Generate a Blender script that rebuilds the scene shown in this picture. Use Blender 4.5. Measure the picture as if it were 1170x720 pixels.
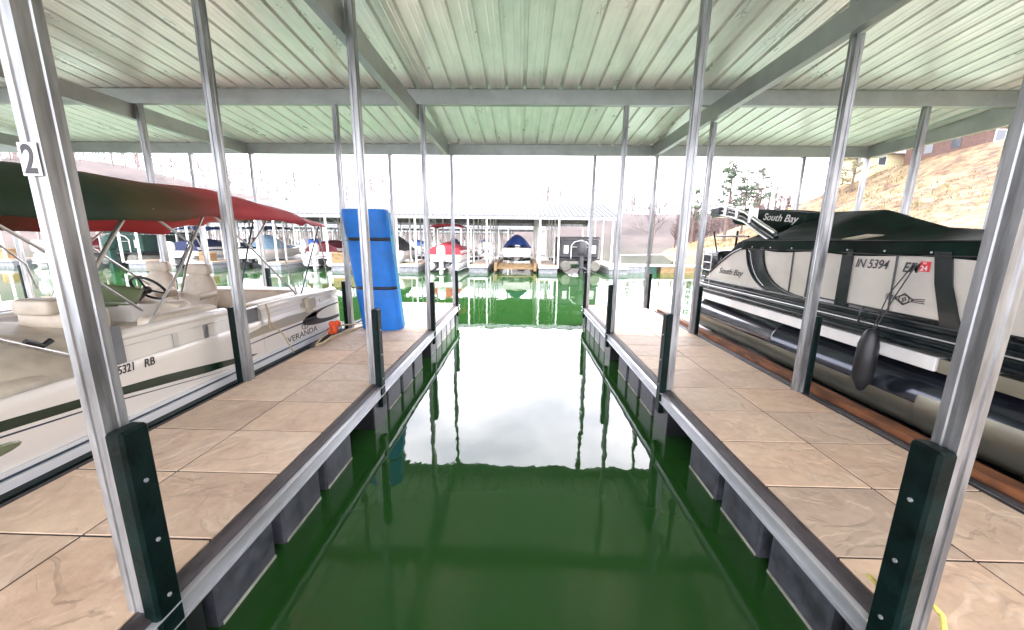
import bpy, bmesh, math, random
from mathutils import Vector, Matrix, noise
S = bpy.context.scene
for o in list(bpy.data.objects): bpy.data.objects.remove(o)
C = S.collection
PI = math.pi
R = math.radians
random.seed(7)

# ------------------------------------------------------------------ camera, sky, sun, exposure
cam_d = bpy.data.cameras.new('camera'); cam = bpy.data.objects.new('camera', cam_d); C.objects.link(cam)
cam_d.sensor_width = 36; cam_d.lens = 426.12/1170*36; cam_d.clip_end = 3000; cam_d.clip_start = 0.05
pitch, roll, yaw = 0.1990, 0.0115, -0.0215
fw = Vector((math.sin(yaw)*math.cos(pitch), math.cos(yaw)*math.cos(pitch), -math.sin(pitch)))
r0 = Vector((math.cos(yaw), -math.sin(yaw), 0)); u0 = r0.cross(fw)
rr = math.cos(roll)*r0 + math.sin(roll)*u0; uu = -math.sin(roll)*r0 + math.cos(roll)*u0
m4 = Matrix((rr, uu, -fw)).transposed().to_4x4(); m4.translation = Vector((-0.005, 0, 2.1))
cam.matrix_world = m4
S.camera = cam
SUN_EL, SUN_AZ = R(42), R(60)            # azimuth measured from +Y towards +X
W = bpy.data.worlds.new('World'); S.world = W; W.use_nodes = True
nt = W.node_tree; nt.nodes.clear()
def N(nt, t, **k):
    n = nt.nodes.new(t)
    for a, b in k.items(): setattr(n, a, b)
    return n
out = N(nt, 'ShaderNodeOutputWorld'); bg = N(nt, 'ShaderNodeBackground'); bg.inputs[1].default_value = 0.14
sky = N(nt, 'ShaderNodeTexSky', sky_type='NISHITA'); sky.sun_disc = False
sky.sun_elevation = SUN_EL; sky.sun_rotation = SUN_AZ; sky.dust_density = 4; sky.air_density = 1
hs = N(nt, 'ShaderNodeHueSaturation'); hs.inputs['Saturation'].default_value = 0.25
tc = N(nt, 'ShaderNodeTexCoord'); mp = N(nt, 'ShaderNodeMapping'); mp.inputs['Scale'].default_value = (1, 1, 2.2)
nz = N(nt, 'ShaderNodeTexNoise'); nz.inputs['Scale'].default_value = 3.2; nz.inputs['Detail'].default_value = 5; nz.inputs['Roughness'].default_value = .55
cr = N(nt, 'ShaderNodeValToRGB'); e = cr.color_ramp.elements
e[0].position = .36; e[0].color = (6.6, 6.9, 7.4, 1); e[1].position = .6; e[1].color = (10.4, 10.5, 10.6, 1)
mx = N(nt, 'ShaderNodeMixRGB'); mx.inputs[0].default_value = .88
L = nt.links.new
L(sky.outputs[0], hs.inputs['Color']); L(tc.outputs['Generated'], mp.inputs[0]); L(mp.outputs[0], nz.inputs['Vector']); L(nz.outputs[0], cr.inputs[0])
L(hs.outputs[0], mx.inputs[1]); L(cr.outputs[0], mx.inputs[2]); L(mx.outputs[0], bg.inputs[0]); L(bg.outputs[0], out.inputs[0])
sd = bpy.data.lights.new('sun', 'SUN'); sd.energy = 1.2; sd.angle = R(12); sd.color = (1, .95, .88)
sun = bpy.data.objects.new('sun', sd); C.objects.link(sun)
sdir = Vector((math.sin(SUN_AZ)*math.cos(SUN_EL), math.cos(SUN_AZ)*math.cos(SUN_EL), math.sin(SUN_EL)))
sun.rotation_euler = sdir.to_track_quat('Z', 'Y').to_euler()
S.render.engine = 'CYCLES'
S.view_settings.view_transform = 'Standard'; S.view_settings.look = 'None'; S.view_settings.gamma = 1
S.view_settings.exposure = 2.9
S.view_settings.use_white_balance = True; S.view_settings.white_balance_temperature = 6450; S.view_settings.white_balance_tint = 18
S.cycles.max_bounces = 8; S.cycles.volume_bounces = 0; S.cycles.diffuse_bounces = 4; S.cycles.glossy_bounces = 4

# ------------------------------------------------------------------ materials
def mat(name, col, rough=.5, metal=0, spec=.5, vary=0, vscale=4, vcol=None, bump=0, bscale=20, stretch=(1,1,1), coat=0, detail=4, lo=.35, hi=.65):
    m = bpy.data.materials.new(name); m.use_nodes = True; t = m.node_tree; b = t.nodes['Principled BSDF']
    b.inputs['Base Color'].default_value = (*col, 1); b.inputs['Roughness'].default_value = rough
    b.inputs['Metallic'].default_value = metal; b.inputs['Specular IOR Level'].default_value = spec; b.inputs['Coat Weight'].default_value = coat
    g = t.nodes.new('ShaderNodeTexCoord'); mpp = t.nodes.new('ShaderNodeMapping'); mpp.inputs['Scale'].default_value = stretch
    t.links.new(g.outputs['Object'], mpp.inputs[0])
    if vary or vcol:
        n = t.nodes.new('ShaderNodeTexNoise'); n.inputs['Scale'].default_value = vscale; n.inputs['Detail'].default_value = detail; n.inputs['Roughness'].default_value = .6
        t.links.new(mpp.outputs[0], n.inputs['Vector'])
        rmp = t.nodes.new('ShaderNodeValToRGB'); a = rmp.color_ramp.elements
        c2 = vcol or tuple(min(1, c*(1+vary)) for c in col); c1 = col if vcol else tuple(c*(1-vary) for c in col)
        a[0].position = lo; a[0].color = (*c1, 1); a[1].position = hi; a[1].color = (*c2, 1)
        t.links.new(n.outputs[0], rmp.inputs[0]); t.links.new(rmp.outputs[0], b.inputs['Base Color'])
        mr = t.nodes.new('ShaderNodeMapRange'); mr.inputs[3].default_value = max(0, rough-.1); mr.inputs[4].default_value = min(1, rough+.12)
        t.links.new(n.outputs[0], mr.inputs[0]); t.links.new(mr.outputs[0], b.inputs['Roughness'])
    if bump:
        n2 = t.nodes.new('ShaderNodeTexNoise'); n2.inputs['Scale'].default_value = bscale; n2.inputs['Detail'].default_value = 4
        bp = t.nodes.new('ShaderNodeBump'); bp.inputs['Strength'].default_value = bump; bp.inputs['Distance'].default_value = .02
        t.links.new(mpp.outputs[0], n2.inputs['Vector']); t.links.new(n2.outputs[0], bp.inputs['Height']); t.links.new(bp.outputs[0], b.inputs['Normal'])
    return m
M = {}
M['galv'] = mat('galvanised_steel', (.29,.30,.31), .36, .7, vary=.42, vscale=14, bump=.05, bscale=60, stretch=(1,1,.12))
M['beam'] = mat('galvanised_beam', (.36,.39,.39), .38, .55, vary=.1, vscale=3, bump=.03, bscale=30)
M['galv_light'] = mat('galvanised_rail', (.5,.51,.54), .4, .6, vary=.18, vscale=6, bump=.05, stretch=(1,.2,1))
M['roof'] = mat('galvalume_sheet', (.88,.89,.88), .3, .5, vary=.08, vscale=2.2, stretch=(2,.6,1))
M['roof_top'] = mat('roof_sheet_top', (.118,.125,.127), .9, 0, spec=.05, vary=.1, vscale=1.5)
M['bumper'] = mat('green_black_rubber', (.0015,.008,.007), .45, spec=.14, vary=.5, vscale=8, bump=.15, bscale=40)
M['bumper_grey'] = mat('weathered_bumper_face', (.045,.055,.06), .5, vary=.3, vscale=8)
M['edge'] = mat('dark_edge_timber', (.035,.028,.03), .6, vary=.5, vscale=12, stretch=(1,.3,1), bump=.3, bscale=30)
M['float'] = mat('blue_grey_float', (.05,.053,.064), .5, vary=.45, vscale=7, bump=.1)
M['float_line'] = mat('dried_waterline_scum', (.3,.3,.25), .8, vary=.3)
M['float_light'] = mat('pale_float', (.22,.23,.24), .55, vary=.3, vscale=7)
M['black'] = mat('black_plastic', (.012,.013,.015), .4, vary=.3)
M['white'] = mat('white_gelcoat', (.66,.63,.58), .28, coat=.3)
M['white_pl'] = mat('white_plastic', (.78,.78,.76), .4, vary=.05)
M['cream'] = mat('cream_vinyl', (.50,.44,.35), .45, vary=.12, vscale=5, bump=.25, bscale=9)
M['cream_dk'] = mat('dark_beige_vinyl', (.40,.36,.28), .5, vary=.15, vscale=5, bump=.25, bscale=9)  # darker beige for the deck floor, hanging cloth and cover patch
M['chrome'] = mat('bright_trim', (.75,.76,.78), .18, 1)
M['rail_white'] = mat('pale_rail', (.6,.61,.62), .35, .1)
M['pale_tube'] = mat('dull_cream_tube', (.16,.155,.13), .5, .3, vary=.2)
M['alu'] = mat('aluminium', (.55,.55,.54), .3, .9, vary=.1, vscale=8)
M['grey_mesh'] = mat('grey_panel', (.13,.14,.15), .6, vary=.15)
M['glass'] = mat('smoked_windscreen', (.12,.15,.08), .08, 0, coat=.6)
M['green_stripe'] = mat('dark_green_stripe', (.006,.022,.010), .25, coat=.4)
M['tan_stripe'] = mat('tan_stripe', (.30,.27,.21), .3)
M['dark_blue'] = mat('navy_trim', (.02,.035,.06), .3)
M['panel'] = mat('pale_fence_panel', (.56,.53,.49), .22, .15, vary=.07, vscale=1.6, coat=.4)
M['blk_cover'] = mat('black_green_canvas', (.003,.012,.009), .7, spec=.1, vary=.6, vscale=3, bump=.5, bscale=5)
M['gloss_black'] = mat('gloss_black', (.005,.010,.012), .16, spec=.35, coat=.12)
M['tube'] = mat('dark_pontoon_tube', (.025,.03,.042), .14, .6, vary=.3, vscale=2, coat=.3)
M['tube_lo'] = mat('dull_aluminium_tube', (.30,.29,.23), .3, .75, vary=.2, vscale=4, stretch=(1,.3,1))
M['rust'] = mat('rust_brown_beam', (.17,.06,.02), .7, vary=.45, vscale=9, stretch=(1,.35,1), bump=.3)
M['blue'] = mat('blue_foam', (.008,.14,.56), .55, vary=.08, vscale=5, bump=.12, bscale=60)
M['blue'] = mat('blue_foam', (.006,.17,.62), .6, vary=.15, vscale=3, bump=.35, bscale=7)
M['blue_edge'] = mat('pale_blue_foam_edge', (.12,.45,.68), .7)
M['orange'] = mat('orange_cloth', (.8,.1,.02), .7, vary=.2)
M['rope'] = mat('tan_rope', (.42,.33,.2), .8, vary=.25, vscale=40, bump=.5, bscale=90)
M['rope_y'] = mat('yellow_rope', (.6,.55,.12), .7, vary=.2, vscale=40, bump=.5, bscale=90)
M['ink'] = mat('black_lettering', (.02,.02,.025), .5)
M['ink_w'] = mat('white_lettering', (.8,.8,.8), .5)
M['red'] = mat('red_sticker', (.7,.03,.05), .5)
M['plate'] = mat('white_sign_plate', (.75,.78,.76), .4)
M['c_red'] = mat('red_canvas', (.42,.03,.045), .7, vary=.25, vscale=3, bump=.4, bscale=4)
M['c_maroon'] = mat('maroon_canvas', (.13,.012,.02), .7, vary=.3, vscale=3, bump=.4, bscale=4)
M['c_blue'] = mat('blue_canvas', (.03,.09,.38), .7, vary=.25, vscale=3, bump=.4, bscale=4)
M['c_navy'] = mat('navy_canvas', (.015,.025,.08), .7, vary=.3, vscale=3, bump=.4, bscale=4)
M['c_grey'] = mat('charcoal_canvas', (.05,.05,.055), .7, vary=.3, vscale=3, bump=.4, bscale=4)
M['c_tan'] = mat('tan_canvas', (.34,.22,.1), .7, vary=.25, vscale=3, bump=.4, bscale=4)
M['c_green'] = mat('dark_green_canvas', (.01,.05,.035), .7, vary=.3, vscale=3, bump=.4, bscale=4)
M['c_cream'] = mat('cream_canvas', (.5,.46,.38), .7, vary=.2, vscale=3, bump=.4, bscale=4)
M['c_lblue'] = mat('pale_blue_canvas', (.25,.42,.55), .7, vary=.2, vscale=3, bump=.4, bscale=4)
M['wood'] = mat('tan_timber', (.24,.155,.07), .7, vary=.3, vscale=8, stretch=(.3,1,1))
M['bark'] = mat('grey_brown_bark', (.12,.085,.065), .85, vary=.3)
M['twig'] = mat('pinkish_twigs', (.085,.05,.045), .85, vary=.25)
M['pine'] = mat('pine_needles', (.035,.065,.025), .7, vary=.5, vscale=1)
M['olive'] = mat('olive_leaves', (.13,.12,.03), .7, vary=.4, vscale=1)
M['hwall'] = mat('rust_red_siding', (.085,.04,.028), .7, vary=.3)
M['hwall2'] = mat('pale_yellow_siding', (.55,.48,.28), .7, vary=.1)
M['hroof'] = mat('brown_shingles', (.07,.04,.035), .8, vary=.3)
M['win'] = mat('window_glass', (.05,.06,.07), .1)

def paver_mat():
    m = bpy.data.materials.new('stamped_concrete_pavers'); m.use_nodes = True; t = m.node_tree; b = t.nodes['Principled BSDF']; l = t.links.new
    g = t.nodes.new('ShaderNodeTexCoord')
    va = t.nodes.new('ShaderNodeVertexColor'); va.layer_name = 'slab'; vs_ = t.nodes.new('ShaderNodeVectorMath'); vs_.operation = 'MULTIPLY_ADD'; vs_.inputs[1].default_value = (170,230,90); l(va.outputs[0], vs_.inputs[0]); l(g.outputs['Object'], vs_.inputs[2])
    def noi(s, d=5, r=.6, src=None, dist=0):
        n = t.nodes.new('ShaderNodeTexNoise'); n.inputs['Scale'].default_value = s; n.inputs['Detail'].default_value = d; n.inputs['Roughness'].default_value = r
        n.inputs['Distortion'].default_value = dist; l(src or vs_.outputs[0], n.inputs['Vector']); return n
    n1 = noi(1.7); r1 = t.nodes.new('ShaderNodeValToRGB'); a = r1.color_ramp.elements
    a[0].position = .3; a[0].color = (.50,.36,.265,1); a[1].position = .7; a[1].color = (.58,.45,.33,1)
    x = r1.color_ramp.elements.new(.5); x.color = (.56,.42,.31,1)
    l(n1.outputs[0], r1.inputs[0])
    # every slab a slightly different tone
    vd = t.nodes.new('ShaderNodeVertexColor'); vd.layer_name = 'slab'
    mm = t.nodes.new('ShaderNodeMixRGB'); mm.blend_type = 'MULTIPLY'; mm.inputs[0].default_value = 1
    l(r1.outputs[0], mm.inputs[1]); l(vd.outputs[0], mm.inputs[2])
    n2 = noi(9, 6, .7); mm2 = t.nodes.new('ShaderNodeMixRGB'); mm2.blend_type = 'MULTIPLY'; mm2.inputs[0].default_value = 1
    r2 = t.nodes.new('ShaderNodeValToRGB'); r2.color_ramp.elements[0].position = .3; r2.color_ramp.elements[0].color = (.84,.82,.80,1); r2.color_ramp.elements[1].position = .6; r2.color_ramp.elements[1].color = (1.06,1.04,1.02,1)
    l(n2.outputs[0], r2.inputs[0]); l(mm.outputs[0], mm2.inputs[1]); l(r2.outputs[0], mm2.inputs[2])
    # cleft ridges: thin contour lines of a warped noise
    n3 = noi(1.9, 3, .5, dist=1.6); ab = t.nodes.new('ShaderNodeMath'); ab.operation = 'SUBTRACT'; ab.inputs[1].default_value = .5; l(n3.outputs[0], ab.inputs[0])
    ab2 = t.nodes.new('ShaderNodeMath'); ab2.operation = 'ABSOLUTE'; l(ab.outputs[0], ab2.inputs[0])
    mr = t.nodes.new('ShaderNodeMapRange'); mr.inputs[1].default_value = 0; mr.inputs[2].default_value = .028; mr.inputs[3].default_value = 1; mr.inputs[4].default_value = 0; l(ab2.outputs[0], mr.inputs[0])
    stp = t.nodes.new('ShaderNodeMapRange'); stp.inputs[1].default_value = .46; stp.inputs[2].default_value = .54; l(n3.outputs[0], stp.inputs[0])
    mk = noi(2.3, 2); mkr = t.nodes.new('ShaderNodeMapRange'); mkr.inputs[1].default_value = .48; mkr.inputs[2].default_value = .6; l(mk.outputs[0], mkr.inputs[0])
    mu = t.nodes.new('ShaderNodeMath'); mu.operation = 'MULTIPLY'; l(mr.outputs[0], mu.inputs[0]); l(mkr.outputs[0], mu.inputs[1])
    mm3 = t.nodes.new('ShaderNodeMixRGB'); mm3.inputs[2].default_value = (.62,.52,.42,1); mf = t.nodes.new('ShaderNodeMath'); mf.operation = 'MULTIPLY'; mf.inputs[1].default_value = .4
    l(mu.outputs[0], mf.inputs[0]); l(mf.outputs[0], mm3.inputs[0]); l(mm2.outputs[0], mm3.inputs[1]); l(mm3.outputs[0], b.inputs['Base Color'])
    ad = t.nodes.new('ShaderNodeMath'); ad.operation = 'ADD'; l(stp.outputs[0], ad.inputs[0])
    n4 = noi(14, 5, .65); mh = t.nodes.new('ShaderNodeMath'); mh.operation = 'MULTIPLY'; mh.inputs[1].default_value = .5; l(n4.outputs[0], mh.inputs[0]); l(mh.outputs[0], ad.inputs[1])
    bp = t.nodes.new('ShaderNodeBump'); bp.inputs['Strength'].default_value = .5; bp.inputs['Distance'].default_value = .012
    l(ad.outputs[0], bp.inputs['Height']); l(bp.outputs[0], b.inputs['Normal']); b.inputs['Roughness'].default_value = .62
    return m
M['paver'] = paver_mat()

def water_mat():
    m = bpy.data.materials.new('green_lake_water'); m.use_nodes = True; t = m.node_tree; b = t.nodes['Principled BSDF']; l = t.links.new
    b.inputs['Base Color'].default_value = (.011,.050,.009,1); b.inputs['Roughness'].default_value = .015; b.inputs['IOR'].default_value = 1.5
    g = t.nodes.new('ShaderNodeTexCoord'); mpp = t.nodes.new('ShaderNodeMapping'); mpp.inputs['Scale'].default_value = (1, .55, 1); l(g.outputs['Object'], mpp.inputs[0])
    n = t.nodes.new('ShaderNodeTexNoise'); n.inputs['Scale'].default_value = 2.6; n.inputs['Detail'].default_value = 2.5; l(mpp.outputs[0], n.inputs['Vector'])
    n2 = t.nodes.new('ShaderNodeTexNoise'); n2.inputs['Scale'].default_value = 14; n2.inputs['Detail'].default_value = 2; l(mpp.outputs[0], n2.inputs['Vector'])
    ma = t.nodes.new('ShaderNodeMath'); ma.operation = 'MULTIPLY_ADD'; ma.inputs[1].default_value = .07; l(n2.outputs[0], ma.inputs[0]); l(n.outputs[0], ma.inputs[2])
    bp = t.nodes.new('ShaderNodeBump'); bp.inputs['Strength'].default_value = 1; bp.inputs['Distance'].default_value = .0036; l(ma.outputs[0], bp.inputs['Height']); l(bp.outputs[0], b.inputs['Normal'])
    return m
M['water'] = water_mat()

def ground_mat():
    m = bpy.data.materials.new('clay_and_dry_grass'); m.use_nodes = True; t = m.node_tree; b = t.nodes['Principled BSDF']; l = t.links.new
    g = t.nodes.new('ShaderNodeTexCoord'); b.inputs['Roughness'].default_value = .9
    n = t.nodes.new('ShaderNodeTexNoise'); n.inputs['Scale'].default_value = .34; n.inputs['Detail'].default_value = 10; n.inputs['Roughness'].default_value = .7; l(g.outputs['Object'], n.inputs['Vector'])
    r = t.nodes.new('ShaderNodeValToRGB'); a = r.color_ramp.elements
    a[0].position = .36; a[0].color = (.09,.045,.02,1); a[1].position = .66; a[1].color = (.17,.15,.045,1)
    for p, c in ((.45,(.15,.085,.035,1)), (.53,(.20,.15,.07,1)), (.6,(.13,.075,.03,1))):
        x = r.color_ramp.elements.new(p); x.color = c
    l(n.outputs[0], r.inputs[0])
    sp = t.nodes.new('ShaderNodeSeparateXYZ'); l(g.outputs['Object'], sp.inputs[0])
    mr = t.nodes.new('ShaderNodeMapRange'); mr.inputs[1].default_value = 1.6; mr.inputs[2].default_value = 3.2; l(sp.outputs['Z'], mr.inputs[0])
    mx = t.nodes.new('ShaderNodeMixRGB'); mx.inputs[1].default_value = (.19,.10,.032,1); l(mr.outputs[0], mx.inputs[0]); l(r.outputs[0], mx.inputs[2])
    n5 = t.nodes.new('ShaderNodeTexNoise'); n5.inputs['Scale'].default_value = 1.3; n5.inputs['Detail'].default_value = 9; n5.inputs['Roughness'].default_value = .75; l(g.outputs['Object'], n5.inputs['Vector'])
    r5 = t.nodes.new('ShaderNodeValToRGB'); r5.color_ramp.elements[0].position = .38; r5.color_ramp.elements[0].color = (.28,.24,.2,1); r5.color_ramp.elements[1].position = .56; r5.color_ramp.elements[1].color = (1,1,1,1); l(n5.outputs[0], r5.inputs[0])
    m5 = t.nodes.new('ShaderNodeMixRGB'); m5.blend_type = 'MULTIPLY'; l(mr.outputs[0], m5.inputs[0]); l(mx.outputs[0], m5.inputs[1]); l(r5.outputs[0], m5.inputs[2]); l(m5.outputs[0], b.inputs['Base Color'])
    n3 = t.nodes.new('ShaderNodeTexNoise'); n3.inputs['Scale'].default_value = 1.5; n3.inputs['Detail'].default_value = 6; l(g.outputs['Object'], n3.inputs['Vector'])
    bp = t.nodes.new('ShaderNodeBump'); bp.inputs['Distance'].default_value = .4; bp.inputs['Strength'].default_value = .8; l(n3.outputs[0], bp.inputs['Height']); l(bp.outputs[0], b.inputs['Normal'])
    return m
M['ground'] = ground_mat()

def canopy_cloth():  # cloth colour fades from dark green at the bow to red at the stern
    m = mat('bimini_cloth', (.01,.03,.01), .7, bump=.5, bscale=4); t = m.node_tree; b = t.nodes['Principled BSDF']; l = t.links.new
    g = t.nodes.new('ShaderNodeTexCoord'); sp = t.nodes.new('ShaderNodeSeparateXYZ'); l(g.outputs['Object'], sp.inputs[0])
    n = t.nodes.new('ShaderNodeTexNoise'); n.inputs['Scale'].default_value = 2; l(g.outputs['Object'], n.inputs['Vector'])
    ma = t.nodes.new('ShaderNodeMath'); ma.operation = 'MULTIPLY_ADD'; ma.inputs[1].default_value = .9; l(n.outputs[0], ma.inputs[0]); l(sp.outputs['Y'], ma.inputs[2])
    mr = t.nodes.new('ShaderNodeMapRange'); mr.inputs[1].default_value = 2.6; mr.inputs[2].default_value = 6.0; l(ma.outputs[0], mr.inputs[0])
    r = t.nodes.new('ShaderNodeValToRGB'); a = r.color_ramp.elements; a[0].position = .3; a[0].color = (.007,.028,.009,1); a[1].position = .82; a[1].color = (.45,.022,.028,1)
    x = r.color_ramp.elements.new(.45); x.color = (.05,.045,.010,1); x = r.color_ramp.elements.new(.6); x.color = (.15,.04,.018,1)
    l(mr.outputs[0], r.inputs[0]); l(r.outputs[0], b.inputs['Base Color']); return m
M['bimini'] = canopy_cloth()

# ------------------------------------------------------------------ mesh helpers
class MB:
    def __init__(s): s.v = []; s.f = []; s.mi = []; s.sm = []; s.cur = 0; s.col = {}
    def add(s, vs, fs, smooth=False):
        o = len(s.v); s.v += [tuple(x) for x in vs]
        for f in fs: s.f.append([i+o for i in f]); s.mi.append(s.cur); s.sm.append(smooth)
    def box(s, x0, x1, y0, y1, z0, z1):
        vs = [(x, y, z) for x in (x0, x1) for y in (y0, y1) for z in (z0, z1)]
        s.add(vs, [(0,1,3,2),(4,6,7,5),(0,4,5,1),(2,3,7,6),(0,2,6,4),(1,5,7,3)]); return s
    def bbox(s, x0, x1, y0, y1, z0, z1, b=.01):       # box with chamfered edges
        vs = []; X = (x0, x1); Y = (y0, y1); Z = (z0, z1); idx = {}
        for i in (0,1):
            for j in (0,1):
                for k in (0,1):
                    sx, sy, sz = (1-2*i)*b, (1-2*j)*b, (1-2*k)*b
                    for a, d in (('x',(0,sy,sz)), ('y',(sx,0,sz)), ('z',(sx,sy,0))):
                        idx[i,j,k,a] = len(vs); vs.append((X[i]+d[0], Y[j]+d[1], Z[k]+d[2]))
        F = []
        for i in (0,1):
            F.append([idx[i,j,k,'x'] for j,k in ((0,0),(1,0),(1,1),(0,1))])
            F.append([idx[j,i,k,'y'] for j,k in ((0,0),(1,0),(1,1),(0,1))])
            F.append([idx[j,k,i,'z'] for j,k in ((0,0),(1,0),(1,1),(0,1))])
        for j in (0,1):
            for k in (0,1):
                F.append([idx[0,j,k,'y'], idx[1,j,k,'y'], idx[1,j,k,'z'], idx[0,j,k,'z']])
                F.append([idx[j,0,k,'x'], idx[j,1,k,'x'], idx[j,1,k,'z'], idx[j,0,k,'z']])
                F.append([idx[j,k,0,'x'], idx[j,k,1,'x'], idx[j,k,1,'y'], idx[j,k,0,'y']])
        for i in (0,1):
            for j in (0,1):
                for k in (0,1): F.append([idx[i,j,k,a] for a in 'xyz'])
        s.add(vs, F); return s
    def tube(s, pts, r, n=8, cap=True, ry=None):
        pts = [Vector(p) for p in pts]; rs = r if isinstance(r, (list, tuple)) else [r]*len(pts); rings = []; prev = None
        for i, p in enumerate(pts):
            d = (pts[min(i+1, len(pts)-1)] - pts[max(i-1, 0)]).normalized()
            if prev is None: a = d.orthogonal().normalized() if abs(d.z) > .95 else d.cross(Vector((0,0,1))).normalized()
            else: a = (prev - d*prev.dot(d)).normalized()
            prev = a; b = d.cross(a)
            rings.append([p + (a*math.cos(2*PI*k/n) + b*math.sin(2*PI*k/n))*rs[i] for k in range(n)])
        s.loft(rings, cap); return s
    def loft(s, rings, cap=True, closed=True, smooth=True):
        n = len(rings[0]); vs = [p for r in rings for p in r]; F = []
        for i in range(len(rings)-1):
            for k in range(n if closed else n-1):
                F.append((i*n+k, i*n+(k+1)%n, (i+1)*n+(k+1)%n, (i+1)*n+k))
        s.add(vs, F, smooth)
        if cap and closed:
            s.add(rings[0], [list(range(n))[::-1]]); s.add(rings[-1], [list(range(n))])
        return s
    def grid(s, fn, nu, nv, smooth=True):
        vs = [fn(i/nu, j/nv) for i in range(nu+1) for j in range(nv+1)]
        s.add(vs, [(i*(nv+1)+j, (i+1)*(nv+1)+j, (i+1)*(nv+1)+j+1, i*(nv+1)+j+1) for i in range(nu) for j in range(nv)], smooth); return s
    def prism(s, poly, x0, x1, axis=0):               # polygon of (a,b) extruded along an axis: 0 -> (y,z), 1 -> (x,z), 2 -> (x,y)
        def mk(p, w): return ((w, p[0], p[1]), (p[0], w, p[1]), (p[0], p[1], w))[axis]
        n = len(poly); vs = [mk(p, x0) for p in poly] + [mk(p, x1) for p in poly]
        s.add(vs, [list(range(n)), list(range(n, 2*n))[::-1]] + [(i, i+n, (i+1)%n+n, (i+1)%n) for i in range(n)]); return s
    def ball(s, c, rx, ry, rz, n=12, m=8):
        rings = []
        for i in range(1, m):
            t = PI*i/m; rings.append([(c[0]+rx*math.sin(t)*math.cos(2*PI*k/n), c[1]+ry*math.sin(t)*math.sin(2*PI*k/n), c[2]-rz*math.cos(t)) for k in range(n)])
        s.loft(rings, True); return s
    def cushion(s, x0, x1, y0, y1, z0, z1, r=.06):    # soft rounded block
        cx, cy, cz = (x0+x1)/2, (y0+y1)/2, (z0+z1)/2; hx, hy, hz = (x1-x0)/2, (y1-y0)/2, (z1-z0)/2
        n, m = 24, 12; rings = []
        def se(v, p): return math.copysign(abs(v)**p, v)
        for i in range(1, m):
            t = -PI/2+PI*i/m; ct = se(math.cos(t), .35)
            rings.append([(cx+hx*ct*se(math.cos(2*PI*k/n), .3), cy+hy*ct*se(math.sin(2*PI*k/n), .3), cz+hz*se(math.sin(t), .35)) for k in range(n)])
        s.loft(rings, True); return s
    def build(s, name, mats, parent=None):
        me = bpy.data.meshes.new(name); me.from_pydata(s.v, [], s.f)
        for m in (mats if isinstance(mats, (list, tuple)) else [mats]): me.materials.append(M[m] if isinstance(m, str) else m)
        me.polygons.foreach_set('material_index', s.mi); me.polygons.foreach_set('use_smooth', s.sm)
        bm = bmesh.new(); bm.from_mesh(me); bmesh.ops.recalc_face_normals(bm, faces=bm.faces); bm.to_mesh(me); bm.free()
        o = bpy.data.objects.new(name, me); C.objects.link(o)
        if parent: adopt(o, parent)
        return o
def adopt(o, p): o.parent = p; o.matrix_parent_inverse = wm(p).inverted()
def wm(o):
    m = Matrix.LocRotScale(o.location, o.rotation_euler, o.scale)
    return m if not o.parent else wm(o.parent) @ o.matrix_parent_inverse @ m
def tag(o, label=None, cat=None, group=None, kind=None):
    if label: o['label'] = label
    if cat: o['category'] = cat
    if group: o['group'] = group
    if kind: o['kind'] = kind
    return o
def empty(name, loc, label, cat, group=None):
    o = bpy.data.objects.new(name, None); C.objects.link(o); o.location = loc; o.empty_display_size = .2
    return tag(o, label, cat, group)
def kids(o): return [c for c in bpy.data.objects if c.parent == o]
def copy_tree(o, parent=None, mats=None):
    ch = kids(o); c = o.copy(); C.objects.link(c); c.parent = parent
    if mats and c.type == 'MESH':
        for i, sl in enumerate(c.material_slots):
            k = c.data.materials[i].name
            if k in mats: sl.link = 'OBJECT'; sl.material = M[mats[k]]
    for x in ch: copy_tree(x, c, mats)
    return c
def text(s, size, m, loc, rot, name, parent, shear=0, ext=.001, align='LEFT', sx=1, off=0):
    cu = bpy.data.curves.new('t', 'FONT'); cu.body = s; cu.size = size; cu.shear = shear; cu.extrude = ext; cu.align_x = align; cu.offset = off
    t = bpy.data.objects.new('t', cu); C.objects.link(t)
    bpy.context.view_layer.update(); dg = bpy.context.evaluated_depsgraph_get()
    me = bpy.data.meshes.new_from_object(t.evaluated_get(dg)); me.transform(Matrix.Diagonal((sx,1,1,1)))
    me.transform(Matrix.LocRotScale(Vector(loc), __import__('mathutils').Euler(rot), None))
    me.materials.clear(); me.materials.append(M[m]); bpy.data.objects.remove(t)
    o = bpy.data.objects.new(name, me); C.objects.link(o)
    if parent: adopt(o, parent)
    return o

# ------------------------------------------------------------------ water and land
w = MB(); w.add([(-1500,-1500,-.1),(1500,-1500,-.1),(1500,1500,-.1),(-1500,1500,-.1)], [(0,1,2,3)])
tag(w.build('water', 'water'), 'green lake water between the docks', kind='structure')
def shore(y):
    P = [(-60,30),(-20,23),(0,21),(20,18.5),(45,18),(70,26),(100,38),(150,60),(400,160)]
    for (a, x0), (b, x1) in zip(P, P[1:]):
        if y <= b: t = max(0, (y-a)/(b-a)); return x0+(x1-x0)*t
    return 160
def crest(y):
    P = [(-60,13),(33,10.9),(46,9.8),(60,8.8),(100,6.2),(200,5),(400,5)]
    for (a, x0), (b, x1) in zip(P, P[1:]):
        if y <= b: t = max(0, (y-a)/(b-a)); return x0+(x1-x0)*t
    return 5
def hz(x, y):
    d = x-shore(y)
    n = noise.noise(Vector((x*.09, y*.09, 1)))*1.1 + noise.noise(Vector((x*.3, y*.3, 5)))*.35
    if d < 0: return max(-3, d*.4)
    t = min(1, d/22); c = crest(y)
    return c*(t*.35 + .65*t**1.4 if t < 1 else 1) + n*min(1, d/4)*(1-.5*(t >= 1)) + max(0, d-22)*.02
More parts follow.
